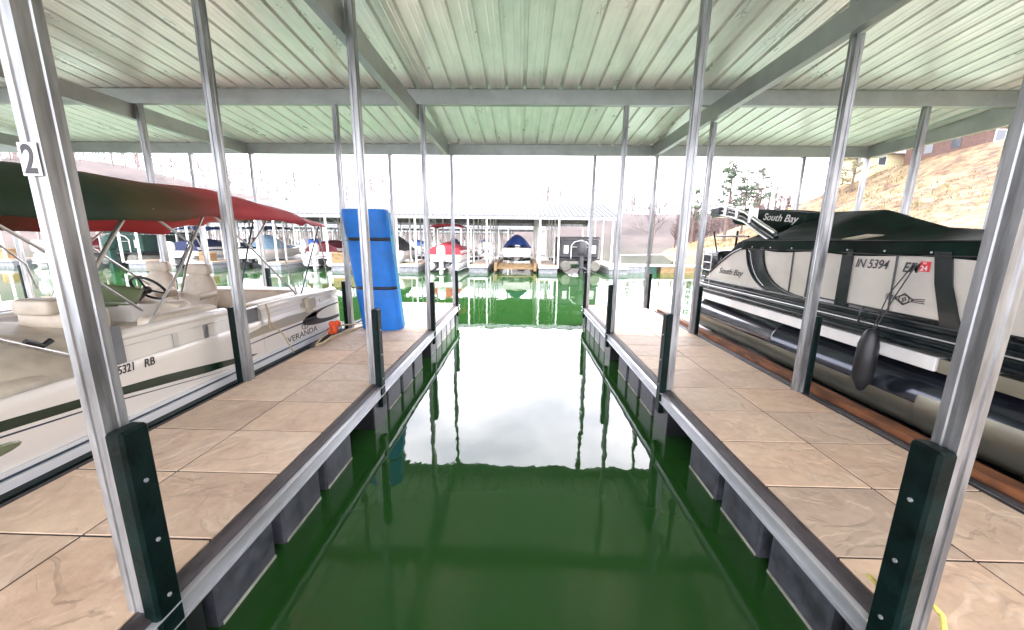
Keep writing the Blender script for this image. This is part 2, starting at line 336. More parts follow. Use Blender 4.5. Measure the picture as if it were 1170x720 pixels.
g = MB(); xs = [14+i*.8 for i in range(75)] + [74+i*8 for i in range(50)]; ys = [-60+i*1.2 for i in range(150)] + [120+i*8 for i in range(50)]
g.add([(x, y, hz(x, y)) for x in xs for y in ys], [(i*len(ys)+j, (i+1)*len(ys)+j, (i+1)*len(ys)+j+1, i*len(ys)+j+1) for i in range(len(xs)-1) for j in range(len(ys)-1)], True)
tag(g.build('hillside', 'ground'), 'orange clay bank and dry grass hillside', kind='structure')
def fz(x, y): return 20+12*max(0, noise.noise(Vector((x*.006, y*.006, 9)))+.25) + 12*math.exp(-((math.atan2(x, y)+.85)/.16)**2)
g = MB()
def far_fn(u, v):
    a = R(-100+u*165); r = 210+v*420; x = r*math.sin(a); y = r*math.cos(a)
    return (x, y, -2+(fz(x, y)+3)*min(1, v*5))
g.grid(far_fn, 120, 20)
tag(g.build('far_hills', mat('winter_woods_floor', (.055,.044,.040), .95, spec=.1, vary=.4, vscale=.05)), 'low far shore around the lake', kind='structure')

# ------------------------------------------------------------------ the canopies
def post(root, x, y, ztop, side, bump=True, z0=.06, w=.0375, d=.048):
    m = MB()
    # open-seamed box section: outer walls with a groove down each face
    prof = []
    g_ = .006; a, b = w, d
    prof = [(-a,-b),(-a*.3,-b),(-a*.22,-b+g_),(a*.22,-b+g_),(a*.3,-b),(a,-b),(a,-b*.3),(a-g_,-b*.22),(a-g_,b*.22),(a,b*.3),(a,b),(-a,b),(-a,b*.3),(-a+g_,b*.22),(-a+g_,-b*.22),(-a,-b*.3)]
    m.prism([(x+p, y+q) for p, q in prof], z0, ztop, 2)
    p = m.build('post', 'galv', root)
    if bump:
        b = MB(); x0, x1 = (x+side*w, x+side*(w+.075)); b.bbox(min(x0,x1), max(x0,x1), y-.062, y+.062, .1, 1.3, .012)
        b.cur = 1
        for z in (.45, .75, 1.05):
            xx = x1; b.tube([(xx-.002*side, y, z), (xx+.007*side, y, z)], .009, 8)
        b.build('bumper_guard', ['bumper', 'galv_light'], p)
    return p
def sheet(x0, x1, y0, y1, zf):
    m = MB(); P = []; x = x0; p = .305
    while x < x1:
        P += [(x, 0), (x+.065, 0), (x+.07, .004), (x+.085, .004), (x+.09, 0), (x+.15, 0), (x+.155, .004), (x+.17, .004), (x+.175, 0), (x+.215, 0), (x+.225, .05), (x+.265, .05), (x+.275, 0)]; x += p
    P.append((x, 0)); L_ = sorted(set([y0, y1] + [y0+(y1-y0)*k/4 for k in range(5)]))
    m.add([(a, y, zf(y)+h) for y in L_ for a, h in P], [(j*len(P)+i, j*len(P)+i+1, (j+1)*len(P)+i+1, (j+1)*len(P)+i) for j in range(len(L_)-1) for i in range(len(P)-1)])
    return m
def chan(m, x0, x1, y0, y1, zt, h):                   # C-channel running along X
    m.box(x0, x1, y0, y0+.006, zt-h, zt); m.box(x0, x1, y0+.006, y1, zt-h, zt-h+.006); m.box(x0, x1, y0+.006, y1, zt-.006, zt)
    m.box(x0, x1, y1-.006, y1, zt-h+.007, zt-h+.03)
def rafter(root, x, y0, y1, zf, h=.25, w=.1):
    m = MB(); xs = (x-w/2, x+w/2)
    def pr(a, b, dz0, dz1): m.add([(X, Y, zf(Y)+dz) for X in (a, b) for Y, dz in ((y0, dz0), (y1, dz0), (y1, dz1), (y0, dz1))], [(0,1,2,3),(7,6,5,4),(0,4,5,1),(1,5,6,2),(2,6,7,3),(3,7,4,0)])
    pr(xs[0], xs[0]+.006, -h, 0); pr(xs[1]-.006, xs[1], -h, 0); pr(xs[0]+.006, xs[1]-.006, -h, -h+.006)
    return m.build('rafter', 'beam', root)
def ztop(y): return 4.36+.0855*(9.71-y)
can = empty('dock_canopy', (0,4,.4), 'galvanised steel canopy with ribbed roof sheets over the near boat slips', 'dock canopy')
YP = [1.42, 4.2, 6.98, 9.71]
sheet(-17.0, 8.62, -4.5, 9.86, lambda y: ztop(y)+.004).build('roof_sheet', 'roof', can)
for y in [-4.1, -1.35]+YP:
    m = MB(); chan(m, -17.0, 8.6, y-.05, y+.05, ztop(y)-.001, .235); m.build('crossbeam', 'beam', can)
for x in (-11.86, -6.86, -1.86, 3.19, 8.26): rafter(can, x, -4.5, 9.655, lambda y: 4.352, .25)
for x in (-11.86, -6.86, -1.86, 3.19, 8.26):
    for y in (-4.1, -1.35, 1.42, 4.2):
        m = MB(); m.box(x-.03, x+.03, y-.04, y+.04, 4.353, ztop(y)-.237); m.build('riser_block', 'beam', can)
rafter(can, 8.56, -4.5, 9.84, lambda y: ztop(y)-.004, .2, .06)
m = MB()
for k, y in enumerate([9.87]): m.box(-17, 8.6, y, y+.012, ztop(9.86)-.06, ztop(9.86)+.05)
m.build('eave_trim', 'beam', can)
ROWS = [(-13.27,-1),(-11.745,1),(-8.27,-1),(-6.745,1),(-3.27,-1),(-1.745,1),(1.76,-1),(3.26,1),(6.76,-1),(8.26,1)]
for x, s in ROWS:
    for y in YP:
        p = post(can, x, y, (4.1 if s > 0 and abs(x-3.26) < .01 and y < 9 else ztop(y)-.24+.002), s)
        if abs(x+1.745) < .01 and y == 1.42: tag(p, 'steel post with white number 2 plate')
# ------------------------------------------------------------------ docks
def dock(name, x0, x1, y0, y1, label, bays, detail=True, faces=(1,1)):
    root = empty(name, ((x0+x1)/2, y0, 0), label, 'dock', 'floating finger docks')
    m = MB(); px0, px1 = x0+.09*faces[0], x1-.09*faces[1]; xm = (px0+px1)/2; cols = []
    y = y0
    ph = 1.19 if detail else 1.19
    ys = [y0]; q = y0 + ((1.80-y0) % .61)
    while q < y1-.05:
        if q > y0+.08: ys.append(q)
        q += .61
    ys.append(y1)
    rnd = random.Random(int(x0*100)+3)
    for a, b in zip(ys, ys[1:]):
        for c, d in ((px0, xm), (xm, px1)):
            n0 = len(m.f); m.bbox(c+.007, d-.007, a+.007, b-.007, .345, .4+rnd.uniform(-.0015,.0015), .003)
            t = rnd.uniform(.82, 1.06); h = rnd.uniform(-.035, .03); cols += [(t+h, t, t-h)]*(len(m.f)-n0)
    o = m.build('paving', 'paver', root)
    ca = o.data.color_attributes.new('slab', 'FLOAT_COLOR', 'CORNER')
    for p in o.data.polygons:
        for li in p.loop_indices: ca.data[li].color = (*cols[p.index], 1)
    m = MB(); m.box(x0+.05, x1-.05, y0+.02, y1-.02, .2, .344); m.build('frame', 'black', root); m = MB(); m.box(px0+.01, px1-.01, y0+.01, y1-.01, .3445, .3945); m.build('joint_filler', 'edge', root)
    for s, xe in ((-1, x0), (1, x1)):
        if not faces[0 if s < 0 else 1]: continue
        m = MB(); rings = []
        for Y in [y0+(y1-y0)*k/12 for k in range(13)]:
            rings.append([(xe-s*.088, Y, .31), (xe-s*.088, Y, .395), (xe-s*.06, Y, .398), (xe-s*.03, Y, .386), (xe-s*.012, Y, .37), (xe-s*.006, Y, .345), (xe-s*.006, Y, .31)])
        m.loft(rings); m.build('edge_strip', 'edge', root)
        m = MB(); xa, xb = sorted((xe-s*.01, xe+s*.012)); m.box(xa, xb, y0, y1, .258, .352); xa, xb = sorted((xe-s*.01, xe+s*.03)); m.box(xa, xb, y0, y1, .353, .361); m.box(xa, xb, y0, y1, .249, .257)
        m.build('side_rail', 'galv_light', root)
    m = MB(); m.box(x0+.0, x1-.0, y1, y1+.02, .2, .37); m.build('end_rail', 'galv_light', root)
    if bays:
        for i, yp in enumerate(bays):
            m = MB(); m.bbox(x0+.02, x1-.02, yp-.22, yp+.2, -.4, .245, .01); m.build('post_housing', 'black', root)
            k = 3 if i < len(bays)-1 else 0
            last = i == len(bays)-2
            n = 4 if last else 3; wd = .55 if last else .6
            if i < len(bays)-1:
                for j in range(n):
                    a = yp+.24+j*wd; m = MB(); m.bbox(x0+.03, x1-.03, a+.045, a+wd-.055, -.45, .248, .015)
                    m.cur = 1
                    m.box(x0+.024, x0+.0295, a+.06, a+wd-.07, -.11, -.078); m.box(x1-.0295, x1-.024, a+.06, a+wd-.07, -.11, -.078)
                    m.build('float', ['float_light' if last else 'float', 'float_line'], root)
    return root
dock('floating_dock', -3.37, -1.66, .4, 9.95, 'paved finger dock left of the empty slip, with a rolled blue mat standing on it', YP)
dock('floating_dock', 1.68, 3.36, .4, 9.95, 'paved finger dock right of the empty slip, beside the black covered pontoon boat', YP)
dock('floating_dock', 6.66, 8.36, .4, 9.95, 'finger dock on the far right beyond the black covered pontoon boat', YP)
dock('floating_dock', -8.37, -6.66, .4, 9.95, 'finger dock on the far left beyond the white deck boat', YP)
dock('floating_dock', -13.37, -11.66, .4, 9.95, 'leftmost finger dock seen beneath the boat top fading from green to maroon', YP)
wk = empty('main_walkway', (0,-1,0), 'paved main walkway the finger docks branch from', 'dock')
m = MB(); cols = []
for i in range(34):
    for j in range(3): m.bbox(-17+i*.76+.004, -17+(i+1)*.76-.004, -2.2+j*.865+.004, -2.2+(j+1)*.865-.004, .345, .4, .004)
o = m.build('paving', 'paver', wk); ca = o.data.color_attributes.new('slab', 'FLOAT_COLOR', 'CORNER')
for d in ca.data: d.color = (1,1,1,1)
m = MB(); m.box(-17, 8.8, -2.2, .36, .1, .344); m.build('frame', 'black', wk)
m = MB(); m.box(-17, 8.8, -2.1, .3, -.3, .099); m.build('float', 'float', wk)

# number plate on the near left post
np_ = empty('number_sign', (-1.757,1.36,2.3), 'white plate with black number 2 on the front left post', 'sign')
m = MB(); m.bbox(-1.79, -1.72, 1.366, 1.3695, 2.305, 2.418, .001); m.build('plate', 'plate', np_)
text('2', .135, 'ink', (-1.7555, 1.3655, 2.316), (PI/2,0,0), 'lettering', np_, ext=.0006, align='CENTER', sx=.74, off=.0035)

# ------------------------------------------------------------------ white deck boat on the left
lb = empty('deck_boat', (-4.8,4.2,0), 'white deck boat with beige seats under a top fading from green to maroon, in the left slip', 'boat')
XS, XF = -3.5, -6.05                                   # near side, far side
def ztop_l(y): return 1.02 if y < 2.95 else 1.02+.2*min(1, (y-2.95)/.12)
# hull: rounded bow towards the camera
def hullx(y):                                          # half width
    if y > 2.2: return 1.275
    t = (2.2-y)/2.0; return 1.275*math.sqrt(max(0, 1-t*t*.96))
def hull_rings(z):
    ys = [.2+.1*k for k in range(21)] + [2.6, 3.2, 4, 5, 6, 7.0]
    near = [(-4.775+hullx(y), y, z) for y in ys]; far = [(-4.775-hullx(y), y, z) for y in ys]
    return near + far[::-1]
m = MB()
def shrink(r, k, dz=0): return [(-4.775+(x+4.775)*k, 3.6+(y-3.6)*(1-(1-k)*.6), z+dz) for x, y, z in r]
rings = [shrink(hull_rings(-.1), .72), shrink(hull_rings(.2), .9), shrink(hull_rings(.40), .97), hull_rings(.47), hull_rings(.9), hull_rings(.985), shrink(hull_rings(1.0), .985), shrink(hull_rings(.98), .94), shrink(hull_rings(.6), .93)]
m.loft(rings, True); m.build('hull', 'white', lb)
m = MB()
def side(m, y0, y1, z0, z1, x=XS, t=.012, both=False):
    m.bbox(x-.001, x+t, y0, y1, z0, z1, .003)
for z0, z1, t, mi in ((.483,.512,.03,0), (.426,.46,.045,0), (.4605,.4825,.022,1), (.375,.4255,.036,0)):
    m.cur = mi; n = len(m.v)
    R0 = [(x+(t if x > -4.775 else -t), y-(t if y < 2 else 0), z0) for x, y, _ in hull_rings(0)]; R1 = [(p[0], p[1], z1) for p in R0]; m.loft([R0, R1], True, smooth=False)
m.build('rub_rail', ['rail_white', 'dark_blue'], lb)
def band(name, material, top, bot, x=XS, e=.003, parent=lb):   # graphic on the side, between two curves (y,z)
    m = MB(); n = 36
    def ev(c, u):
        u *= len(c)-1; i = min(int(u), len(c)-2); f = u-i; return (c[i][0]+(c[i+1][0]-c[i][0])*f, c[i][1]+(c[i+1][1]-c[i][1])*f)
    def xx(y): return -4.775+hullx(y) if x == XS else x
    rings = []
    for i in range(n+1):
        a = ev(top, i/n); b = ev(bot, i/n)
        sg = 1 if x < 0 else -1
        rings.append([(xx(a[0])+e*sg, *a), (xx(b[0])+e*sg, *b), (xx(b[0])-.004*sg, *b), (xx(a[0])-.004*sg, *a)])
    m.loft(rings, True, smooth=False); return m.build(name, material, parent)
band('side_stripe', 'green_stripe', [(.9,.93),(1.6,.90),(2.24,.86),(2.9,.80),(3.4,.755),(3.9,.69),(4.4,.62),(4.7,.575)], [(.9,.83),(1.6,.81),(2.24,.785),(2.9,.73),(3.4,.665),(3.9,.60),(4.4,.56),(4.7,.57)])
band('pin_stripe', 'dark_blue', [(.9,.80),(1.6,.785),(2.24,.757),(2.9,.70),(3.4,.632),(3.9,.565),(4.2,.53)], [(.9,.786),(1.6,.771),(2.24,.744),(2.9,.688),(3.4,.624),(3.9,.56),(4.2,.528)])
band('side_stripe', 'tan_stripe', [(4.45,.86),(4.9,.91),(5.4,.93),(5.9,.915),(6.2,.88)], [(4.45,.80),(4.9,.80),(5.4,.79),(5.9,.79),(6.2,.79)])
band('pin_stripe', 'dark_blue', [(4.5,.735),(5.1,.755),(5.9,.76),(6.2,.75)], [(4.5,.725),(5.1,.735),(5.9,.735),(6.2,.73)])
# dark crescent at the stern
cres = [(5.55+1.35*(1-math.cos(t))*.5*1.6, .755+.0*t) for t in (0,)]
def crescent(s): return [(6.95-1.25*math.sin(PI*k/16)**.7*(1 if k else 0), .72+s*0+.13*math.cos(PI*k/16)) for k in range(17)]
outer = [(6.98-1.2*math.sin(PI*k/16)**.8, .755+.145*math.cos(PI*k/16)) for k in range(17)]
inner = [(6.98-.78*math.sin(PI*k/16)**.8, .775+.105*math.cos(PI*k/16)) for k in range(17)]
band('stern_crescent', 'black', outer, inner)
# raised side fence with bevelled cap
for y0, y1, z1 in ((2.98,4.34,1.235), (4.86,6.98,1.16)):
    m = MB(); m.bbox(XS-.1, XS-.012, y0, y1, .97, z1-.03, .012)
    m.tube([(XS-.05, y0, z1-.05), (XS-.05, y0+.06, z1-.015), (XS-.05, (y0+y1)/2, z1-.005), (XS-.05, y1-.05, z1-.02), (XS-.05, y1, z1-.06)], .052, 10)
    m.cur = 1; m.box(XS-.012, XS-.006, y0+.02, y1-.02, .985, .995); m.box(XS-.012, XS-.006, y0+.02, y1-.02, z1-.105, z1-.098)
    for q in (.45, .72): 
        yy = y0+(y1-y0)*q; m.box(XS-.012, XS-.002, yy-.03, yy+.03, .96, z1-.1)
    m.build('side_fence', ['white', 'alu'], lb)
m = MB(); m.bbox(XF+.012, XF+.1, 3.0, 6.98, .97, 1.16, .012); m.tube([(XF+.05, 3.0, 1.15), (XF+.05, 6.98, 1.12)], .05, 8); m.build('side_fence', 'white', lb)
m = MB(); m.bbox(XF+.1, XS-.1, 6.86, 6.98, .9, 1.12, .02); m.build('stern_fence', 'white', lb)
m = MB(); m.bbox(XS-.02, XS+.004, 2.93, 3.1, .99, 1.33, .008); m.build('hatch_panel', 'grey_mesh', lb)
# boarding gate
m = MB(); m.box(XS-.045, XS-.03, 4.4, 4.84, .98, 1.17); m.build('gate_panel', 'grey_mesh', lb)
m = MB(); m.tube([(XS-.01,4.38,.95),(XS-.01,4.38,1.12),(XS-.01,4.44,1.19),(XS-.01,4.8,1.19),(XS-.01,4.86,1.12),(XS-.01,4.86,.5)], .013, 8); m.build('boarding_gate', 'alu', lb)
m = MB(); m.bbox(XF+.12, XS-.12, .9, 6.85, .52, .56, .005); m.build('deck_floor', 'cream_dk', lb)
# lettering
text('5321', .105, 'ink', (XS+.004, 3.0, .905), (PI/2,0,PI/2), 'registration_number', lb, shear=.15, off=.0018, sx=.72)
text('RB', .105, 'ink', (XS+.004, 3.23, .895), (PI/2,0,PI/2), 'registration_number', lb, shear=.15, off=.0018, sx=.85)
text('VERANDA', .13, 'ink', (XS+.004, 5.35, .53), (PI/2,0,PI/2), 'maker_lettering', lb, sx=1.4)
m = MB(); t0 = [(XS+.003+.001*0, 5.83+.085*math.cos(2*PI*k/24), .685+.045*math.sin(2*PI*k/24)) for k in range(25)]; m.tube(t0, .005, 5); m.box(XS, XS+.005, 5.825, 5.835, .65, .72); m.tube([(XS+.003,5.80,.70),(XS+.003,5.86,.70)], .005, 5); m.build('maker_emblem', 'ink', lb)
# docking lights in the bow
for y, z in ((2.12,.665),):
    m = MB(); m.ball((XS+.0, y, z), .012, .2, .045, 20, 8); m.cur = 1; m.ball((XS+.01, y-.03, z), .012, .11, .03, 16, 8); m.build('docking_light', ['glass', 'chrome'], lb)
# bow lounge, console, seats
m = MB(); m.cushion(-4.45, -3.62, 1.0, 2.75, .72, 1.06); m.cushion(-5.95, -5.1, 1.0, 2.75, .72, 1.06); m.build('bow_seat', 'cream', lb)
m = MB()
def drape(u, v):
    x = -5.95+2.33*u; y = 1.0+2.7*v; a = (1-abs(2*u-1)**3)*(.5+.5*math.sin(v*PI))
    z = 1.02+.38*a*(v**.8) + .03*noise.noise(Vector((x*2.2, y*1.5, 3)))+.05*abs(math.sin((x*1.7+y*3.1)*1.3))*a - .04*abs(math.sin((x*2.5-y*2.2)*1.3))*a - .12*max(0, abs(2*u-1)-.8)*5*(1-v*.3)
    return (x, y, z)
m.grid(drape, 40, 40); m.build('vinyl_cover', 'cream', lb)
m = MB(); m.cushion(-4.75, -4.1, 3.3, 3.6, 1.15, 1.42, .05); m.cushion(-4.62, -4.25, 3.2, 3.42, 1.37, 1.52); m.build('bow_backrest', 'cream', lb)
m = MB(); m.loft([[(-5.3,3.75,.56),(-4.1,3.75,.56),(-4.1,4.35,.56),(-5.3,4.35,.56)],[(-5.28,3.78,1.2),(-4.12,3.78,1.2),(-4.12,4.38,1.25),(-5.28,4.38,1.25)],[(-5.2,3.86,1.36),(-4.2,3.86,1.36),(-4.16,4.3,1.32),(-5.24,4.3,1.32)]], smooth=False); m.build('console', 'white', lb)
m = MB()
def ws(u, v): a = PI*(.05+.9*u); return (-4.72-.5*math.cos(a), 4.0-.2*math.sin(a)-.02+.12*v, 1.35+.24*v*(.6+.4*math.sin(a)))
m.grid(ws, 16, 4); o = m.build('windscreen', 'glass', lb); sl = o.modifiers.new('t', 'SOLIDIFY'); sl.thickness = .008
m = MB(); cen = Vector((-4.62,4.5,1.46)); ax = Vector((0,.8,.6)).normalized(); a1 = Vector((1,0,0)); a2 = ax.cross(a1)
m.tube([cen+(a1*math.cos(2*PI*k/28)+a2*math.sin(2*PI*k/28))*.185 for k in range(29)], .016, 8, False)
for k in range(3): t = 2*PI*k/3+.5; m.tube([cen-ax*.03, cen+(a1*math.cos(t)+a2*math.sin(t))*.18], .012, 6)
m.ball(cen-ax*.03, .05, .05, .05); m.tube([cen-ax*.03, cen-ax*.22], .03, 8); m.build('steering_wheel', 'black', lb)
def chair(x, y, s=1):
    m = MB(); m.cushion(x-.27, x+.27, y-.22, y+.26, .92, 1.1)
    rings = []
    for z, w_, yy, t in ((1.02,.25,.22,.07),(1.2,.29,.25,.08),(1.38,.26,.29,.07),(1.5,.2,.32,.06),(1.56,.12,.33,.05)):
        rings.append([(x+w_*math.copysign(abs(math.cos(2*PI*k/20))**.6, math.cos(2*PI*k/20)), y+yy+t*math.sin(2*PI*k/20), z) for k in range(20)])
    m.loft(rings)
    for sx in (-1,1): m.tube([(x+sx*.29, y+.2, 1.28), (x+sx*.31, y-.12, 1.27)], .045, 10)
    m.tube([(x, y, .56), (x, y, .95)], .05, 10)
    c = m.build('captain_chair', 'cream', lb); m = MB(); m.cushion(x-.17, x+.17, y+.27, y+.38, 1.54, 1.7); m.build('headrest', 'cream', c); return c
chair(-4.78, 5.12); chair(-5.75, 5.5)
m = MB(); m.cushion(-4.35, -3.6, 3.5, 4.3, .95, 1.2); m.cushion(-3.82, -3.61, 3.5, 4.33, 1.0, 1.32); m.cushion(-4.5, -3.9, 4.1, 4.3, 1.0, 1.36); m.build('side_seat', 'cream', lb)
m = MB(); m.cushion(-3.9, -3.62, 4.95, 6.8, .85, 1.2); m.cushion(-5.9, -3.7, 6.35, 6.85, .85, 1.2); m.cushion(-4.4, -3.7, 4.95, 6.8, .6, .95); m.build('stern_lounge', 'cream', lb)
# bimini top
def crown(y):
    P = [(.6,2.58),(1.6,2.66),(3.0,2.70),(4.0,2.735),(5.2,2.74),(6.0,2.66),(6.8,2.46),(7.0,2.38)]
    for (a, x0), (b, x1) in zip(P, P[1:]):
        if y <= b: return x0+(x1-x0)*max(0,(y-a)/(b-a))
    return 2.38
def bim(u, v):
    y = .6+6.3*v; a = (u-.5)*2; x = -4.7+1.14*a
    sag = .035*math.sin(v*PI*4+.6)**2
    z = crown(y)-(crown(y)-2.33+.0)*abs(a)**3.2*.95 - sag*(1-a*a) + .012*noise.noise(Vector((x*3, y*3, 0)))
    if a > .5: z += .10*((a-.5)/.5)**2*(1 if 4.3 < y < 6.0 else 0 if y < 3.9 or y > 6.5 else min((y-3.9)/.4, (6.5-y)/.5, 1))
    if a < -.4: z -= .09*((-a-.4)/.6)**2*min(1, max(0, (y-3.0)/.8), max(0, (6.6-y)/.5))
    if abs(a) > .93: z -= (abs(a)-.93)/.07*.10*(1+.3*math.sin(v*PI*4)**2)*(1 if v < .9 else .4)
    return (x, y-(.0), z)
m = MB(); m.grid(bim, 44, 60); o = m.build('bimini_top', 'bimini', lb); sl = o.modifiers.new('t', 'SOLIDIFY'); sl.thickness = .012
def pole(*pts, r=.013, mt='alu', nm='bimini_pole'): m = MB(); m.tube(pts, r, 8); return m.build(nm, mt, lb)
for X in (-3.62, -5.85):
    pole((X,5.98,1.12), (X,5.0,1.95), (X,4.45,2.33))
    pole((X,4.6,1.15), (X,4.95,2.0), (X,5.1,2.3), mt='dark_blue', r=.01) if X > -4 else None
    pole((X,5.98,1.12), (X,6.75,2.3), mt='dark_blue', r=.01)
    pole((X,4.95,1.95), (X,5.25,2.2), (X,5.36,2.32))
    pole((X,6.95,1.1), (X,6.8,1.9), (X,6.6,2.35), r=.01)
    pole((X,1.75,1.75), (X,2.3,1.45), (X,2.95,1.05), r=.017)
    pole((X-.5 if X > -4 else X,3.9,1.3), (X-.2 if X > -4 else X,3.2,1.75), (X,2.4,2.3), r=.012)
    pole((X-.1,3.05,1.62), (X-.1,3.35,2.05), (X-.1,3.56,2.33), r=.018)
    pole((X-.45 if X > -4 else X,4.35,1.45), (X-.3 if X > -4 else X,4.3,1.75), (X,4.1,2.0), (X,3.75,2.25), (X,3.7,2.36), r=.012)
pole((-3.63,3.35,1.1), (-3.63,3.9,1.75), (-3.63,4.3,2.32), r=.012); pole((-3.63,5.95,1.12), (-3.63,5.7,1.8), (-3.63,5.55,2.33), r=.009)
m = MB(); m.tube([(-3.62,2.55,1.33),(-3.62,2.64,1.27),(-3.62,2.7,1.3)], .022, 8); m.build('pole_clamp', 'black', lb)
m = MB(); m.tube([(-3.62,1.9,1.95),(-3.64,2.2,2.1),(-3.66,2.45,2.3)], .014, 6); m.build('strap', 'dark_blue', lb)
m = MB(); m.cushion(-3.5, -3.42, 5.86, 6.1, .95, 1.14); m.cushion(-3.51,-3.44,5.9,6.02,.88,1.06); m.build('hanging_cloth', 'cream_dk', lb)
m = MB(); m.tube([(-3.47,4.93,1.2),(-3.45,4.95,.95),(-3.42,5.15,.72),(-3.36,5.25,.42)], .009, 6); m.tube([(-3.47,4.93,1.2),(-3.44,4.93,1.05),(-3.44,4.9,.85)], .012, 6); m.build('tie_line', 'rope', lb)

# ------------------------------------------------------------------ black covered pontoon boat on the right
rb = empty('pontoon_boat', (4.95,4.5,0), 'pontoon boat under a black mooring cover with pale side panels, in the right slip', 'boat')
XN, XR = 3.77, 6.15
for i, xc in enumerate((4.12, 5.8)):
    def tubering(y, r, lo=0, z=.6): return [(xc+r*math.cos(2*PI*k/32), y, z+r*math.sin(2*PI*k/32)) for k in range(32)]
    m = MB(); m.loft([tubering(y, r, 0, z) for y, r, z in ((8.35,.05,.6),(8.3,.2,.6),(8.2,.3,.6),(8.0,.325,.6),(5.6,.325,.6),(5.59,.331,.6),(5.56,.331,.6),(5.55,.325,.6),(3.2,.325,.6),(2.4,.325,.63),(1.6,.3,.70),(1.0,.22,.82),(.6,.08,.95))])
    t = m.build('pontoon_tube', 'tube', rb)
    m = MB(); rings = []
    for y in (8.0,6,4,3.45,3.4): rings.append([(xc+.334*math.cos(a), y, .6+.334*math.sin(a)) for a in [PI*(.99+1.05*k/20) for k in range(21)]] )
    m.loft(rings, False, False); m.build('bare_underside', 'tube_lo', t)
    m = MB(); rings = []
    for y, r, z in ((3.42,.345,.6),(3.38,.352,.6),(2.6,.352,.63),(2.0,.34,.67),(1.3,.29,.78),(.75,.16,.90),(.5,.05,.97)): rings.append([(xc+r*math.cos(a), y, z+r*math.sin(a)) for a in [PI*(.9+1.2*k/24) for k in range(25)]])
    m.loft(rings, False, False); m.build('nose_plate', 'tube_lo', t)
m = MB(); m.bbox(XN+.06, XR-.06, .9, 8.1, 1.1, 1.2, .01); m.build('deck', 'black', rb)
m = MB(); m.bbox(XN+.03, XN+.14, 3.35, 8.05, .955, 1.09, .006)
for a, b in ((2.95,3.2),(2.6,2.72),(1.9,2.3)): m.bbox(XN+.03, XN+.14, a, b, .955, 1.09, .006)
m.build('under_deck_skirt', 'white_pl', rb); m = MB(); m.bbox(XN+.05, XN+.13, 1.1, 3.34, .955, 1.085, .004); m.build('under_deck_skirt', 'tube_lo', rb)
m = MB()
for z, x, r in ((1.235,XN-.012,.022),(1.165,XN-.02,.024),(1.30,XN,.016)):
    m.tube([(x,8.1,z),(x,1.6,z),(x+.25,.95,z),(x+.8,.75,z),(XR-.9,.75,z)], r, 8)
m.bbox(XN+.0, XN+.03, 1.3, 8.08, 1.12, 1.27, .004); m.build('rub_rail', 'gloss_black', rb)
m = MB(); m.tube([(XN-.015,8.05,1.262),(XN-.015,1.6,1.262)], .008, 6); m.build('rail_trim', 'alu', rb)
# fence: panels between black frames (Y from stern to bow)
def panel(poly, nm='fence_panel', mt='panel', x0=XN+.004, x1=XN+.03): m = MB(); m.prism(poly, x0, x1, 0); return m.build(nm, mt, rb)
def arcp(p0, p1, bulge, n=10):
    o_ = []
    for k in range(n+1):
        t = k/n; o_.append((p0[0]+(p1[0]-p0[0])*t+bulge[0]*4*t*(1-t), p0[1]+(p1[1]-p0[1])*t+bulge[1]*4*t*(1-t)))
    return o_
stern_edge = arcp((7.75,1.38), (6.5,2.0), (-.12,.14)); sw_a = arcp((6.42,2.03), (5.75,1.38), (.12,-.1)); sw_b = arcp((5.98,2.03), (5.02,1.38), (.22,-.14))
panel(stern_edge + sw_a)
panel([*sw_a, (5.0,1.38), *sw_b[::-1]], 'swoosh_panel', 'gloss_black', XN+.0, XN+.028)
panel([*sw_b, (5.0,1.38), (5.0,2.03)])
panel([*arcp((5.28,2.03),(4.95,1.45),(.0,0)), (4.5,1.44), (4.5,2.03)] if False else [(4.97,2.03),(4.97,1.44),(4.52,1.44),(4.49,2.03)])
panel([(4.38,2.03),(4.36,1.42),(3.33,1.42),(3.46,1.75),(3.52,2.03)])
panel([(3.40,2.03),(3.34,1.75),(3.2,1.42),(1.5,1.36),(1.4,2.0)])
def bar(pts, r=.014, nm='fence_frame', mt='gloss_black'): m = MB(); m.tube([(XN-.002, *p) for p in pts], r, 8); return m.build(nm, mt, rb)
bar(stern_edge, .018); bar(sw_a, .018); bar(sw_b, .02); bar([(a-.1 if 0 < i < 10 else a, b) for i, (a, b) in enumerate(sw_a)][:9], .006, mt='chrome')
bar([(4.98,2.03),(4.98,1.4)], .012); bar([(5.32,2.03),(5.3,1.42)], .01); bar([(3.87,2.03),(3.85,1.42)], .008)
panel([(4.51,2.04),(4.5,1.38),(4.35,1.38),(4.37,2.04)], 'fence_frame', 'gloss_black', XN-.014, XN+.034)
panel([(3.53,2.04),(3.47,1.75),(3.34,1.36),(3.18,1.36),(3.33,1.75),(3.39,2.04)], 'fence_frame', 'gloss_black', XN-.014, XN+.034)
bar([(7.85,1.37),(5,1.37),(1.3,1.37)], .018); bar([(5.0,1.43),(1.3,1.41)], .01)
panel([(7.8,1.13),(7.8,1.36),(1.3,1.34),(1.3,1.13)], 'lower_panel', 'gloss_black', XN+.03, XN+.05)
m = MB(); m.bbox(XR-.04, XR, 1.2, 7.8, 1.2, 2.03, .005); m.build('fence_panel', 'panel', rb)
m = MB(); m.bbox(XN+.05, XR-.05, 7.7, 7.75, 1.2, 1.6, .005); m.build('stern_panel', 'gloss_black', rb)
for y in (4.1, 2.9, 2.2): 
    m = MB(); m.tube([(XN-.02,y,1.42),(XN-.05,y,1.38),(XN-.05,y,1.27),(XN-.02,y,1.22)], .01, 6); m.build('cleat', 'gloss_black', rb)
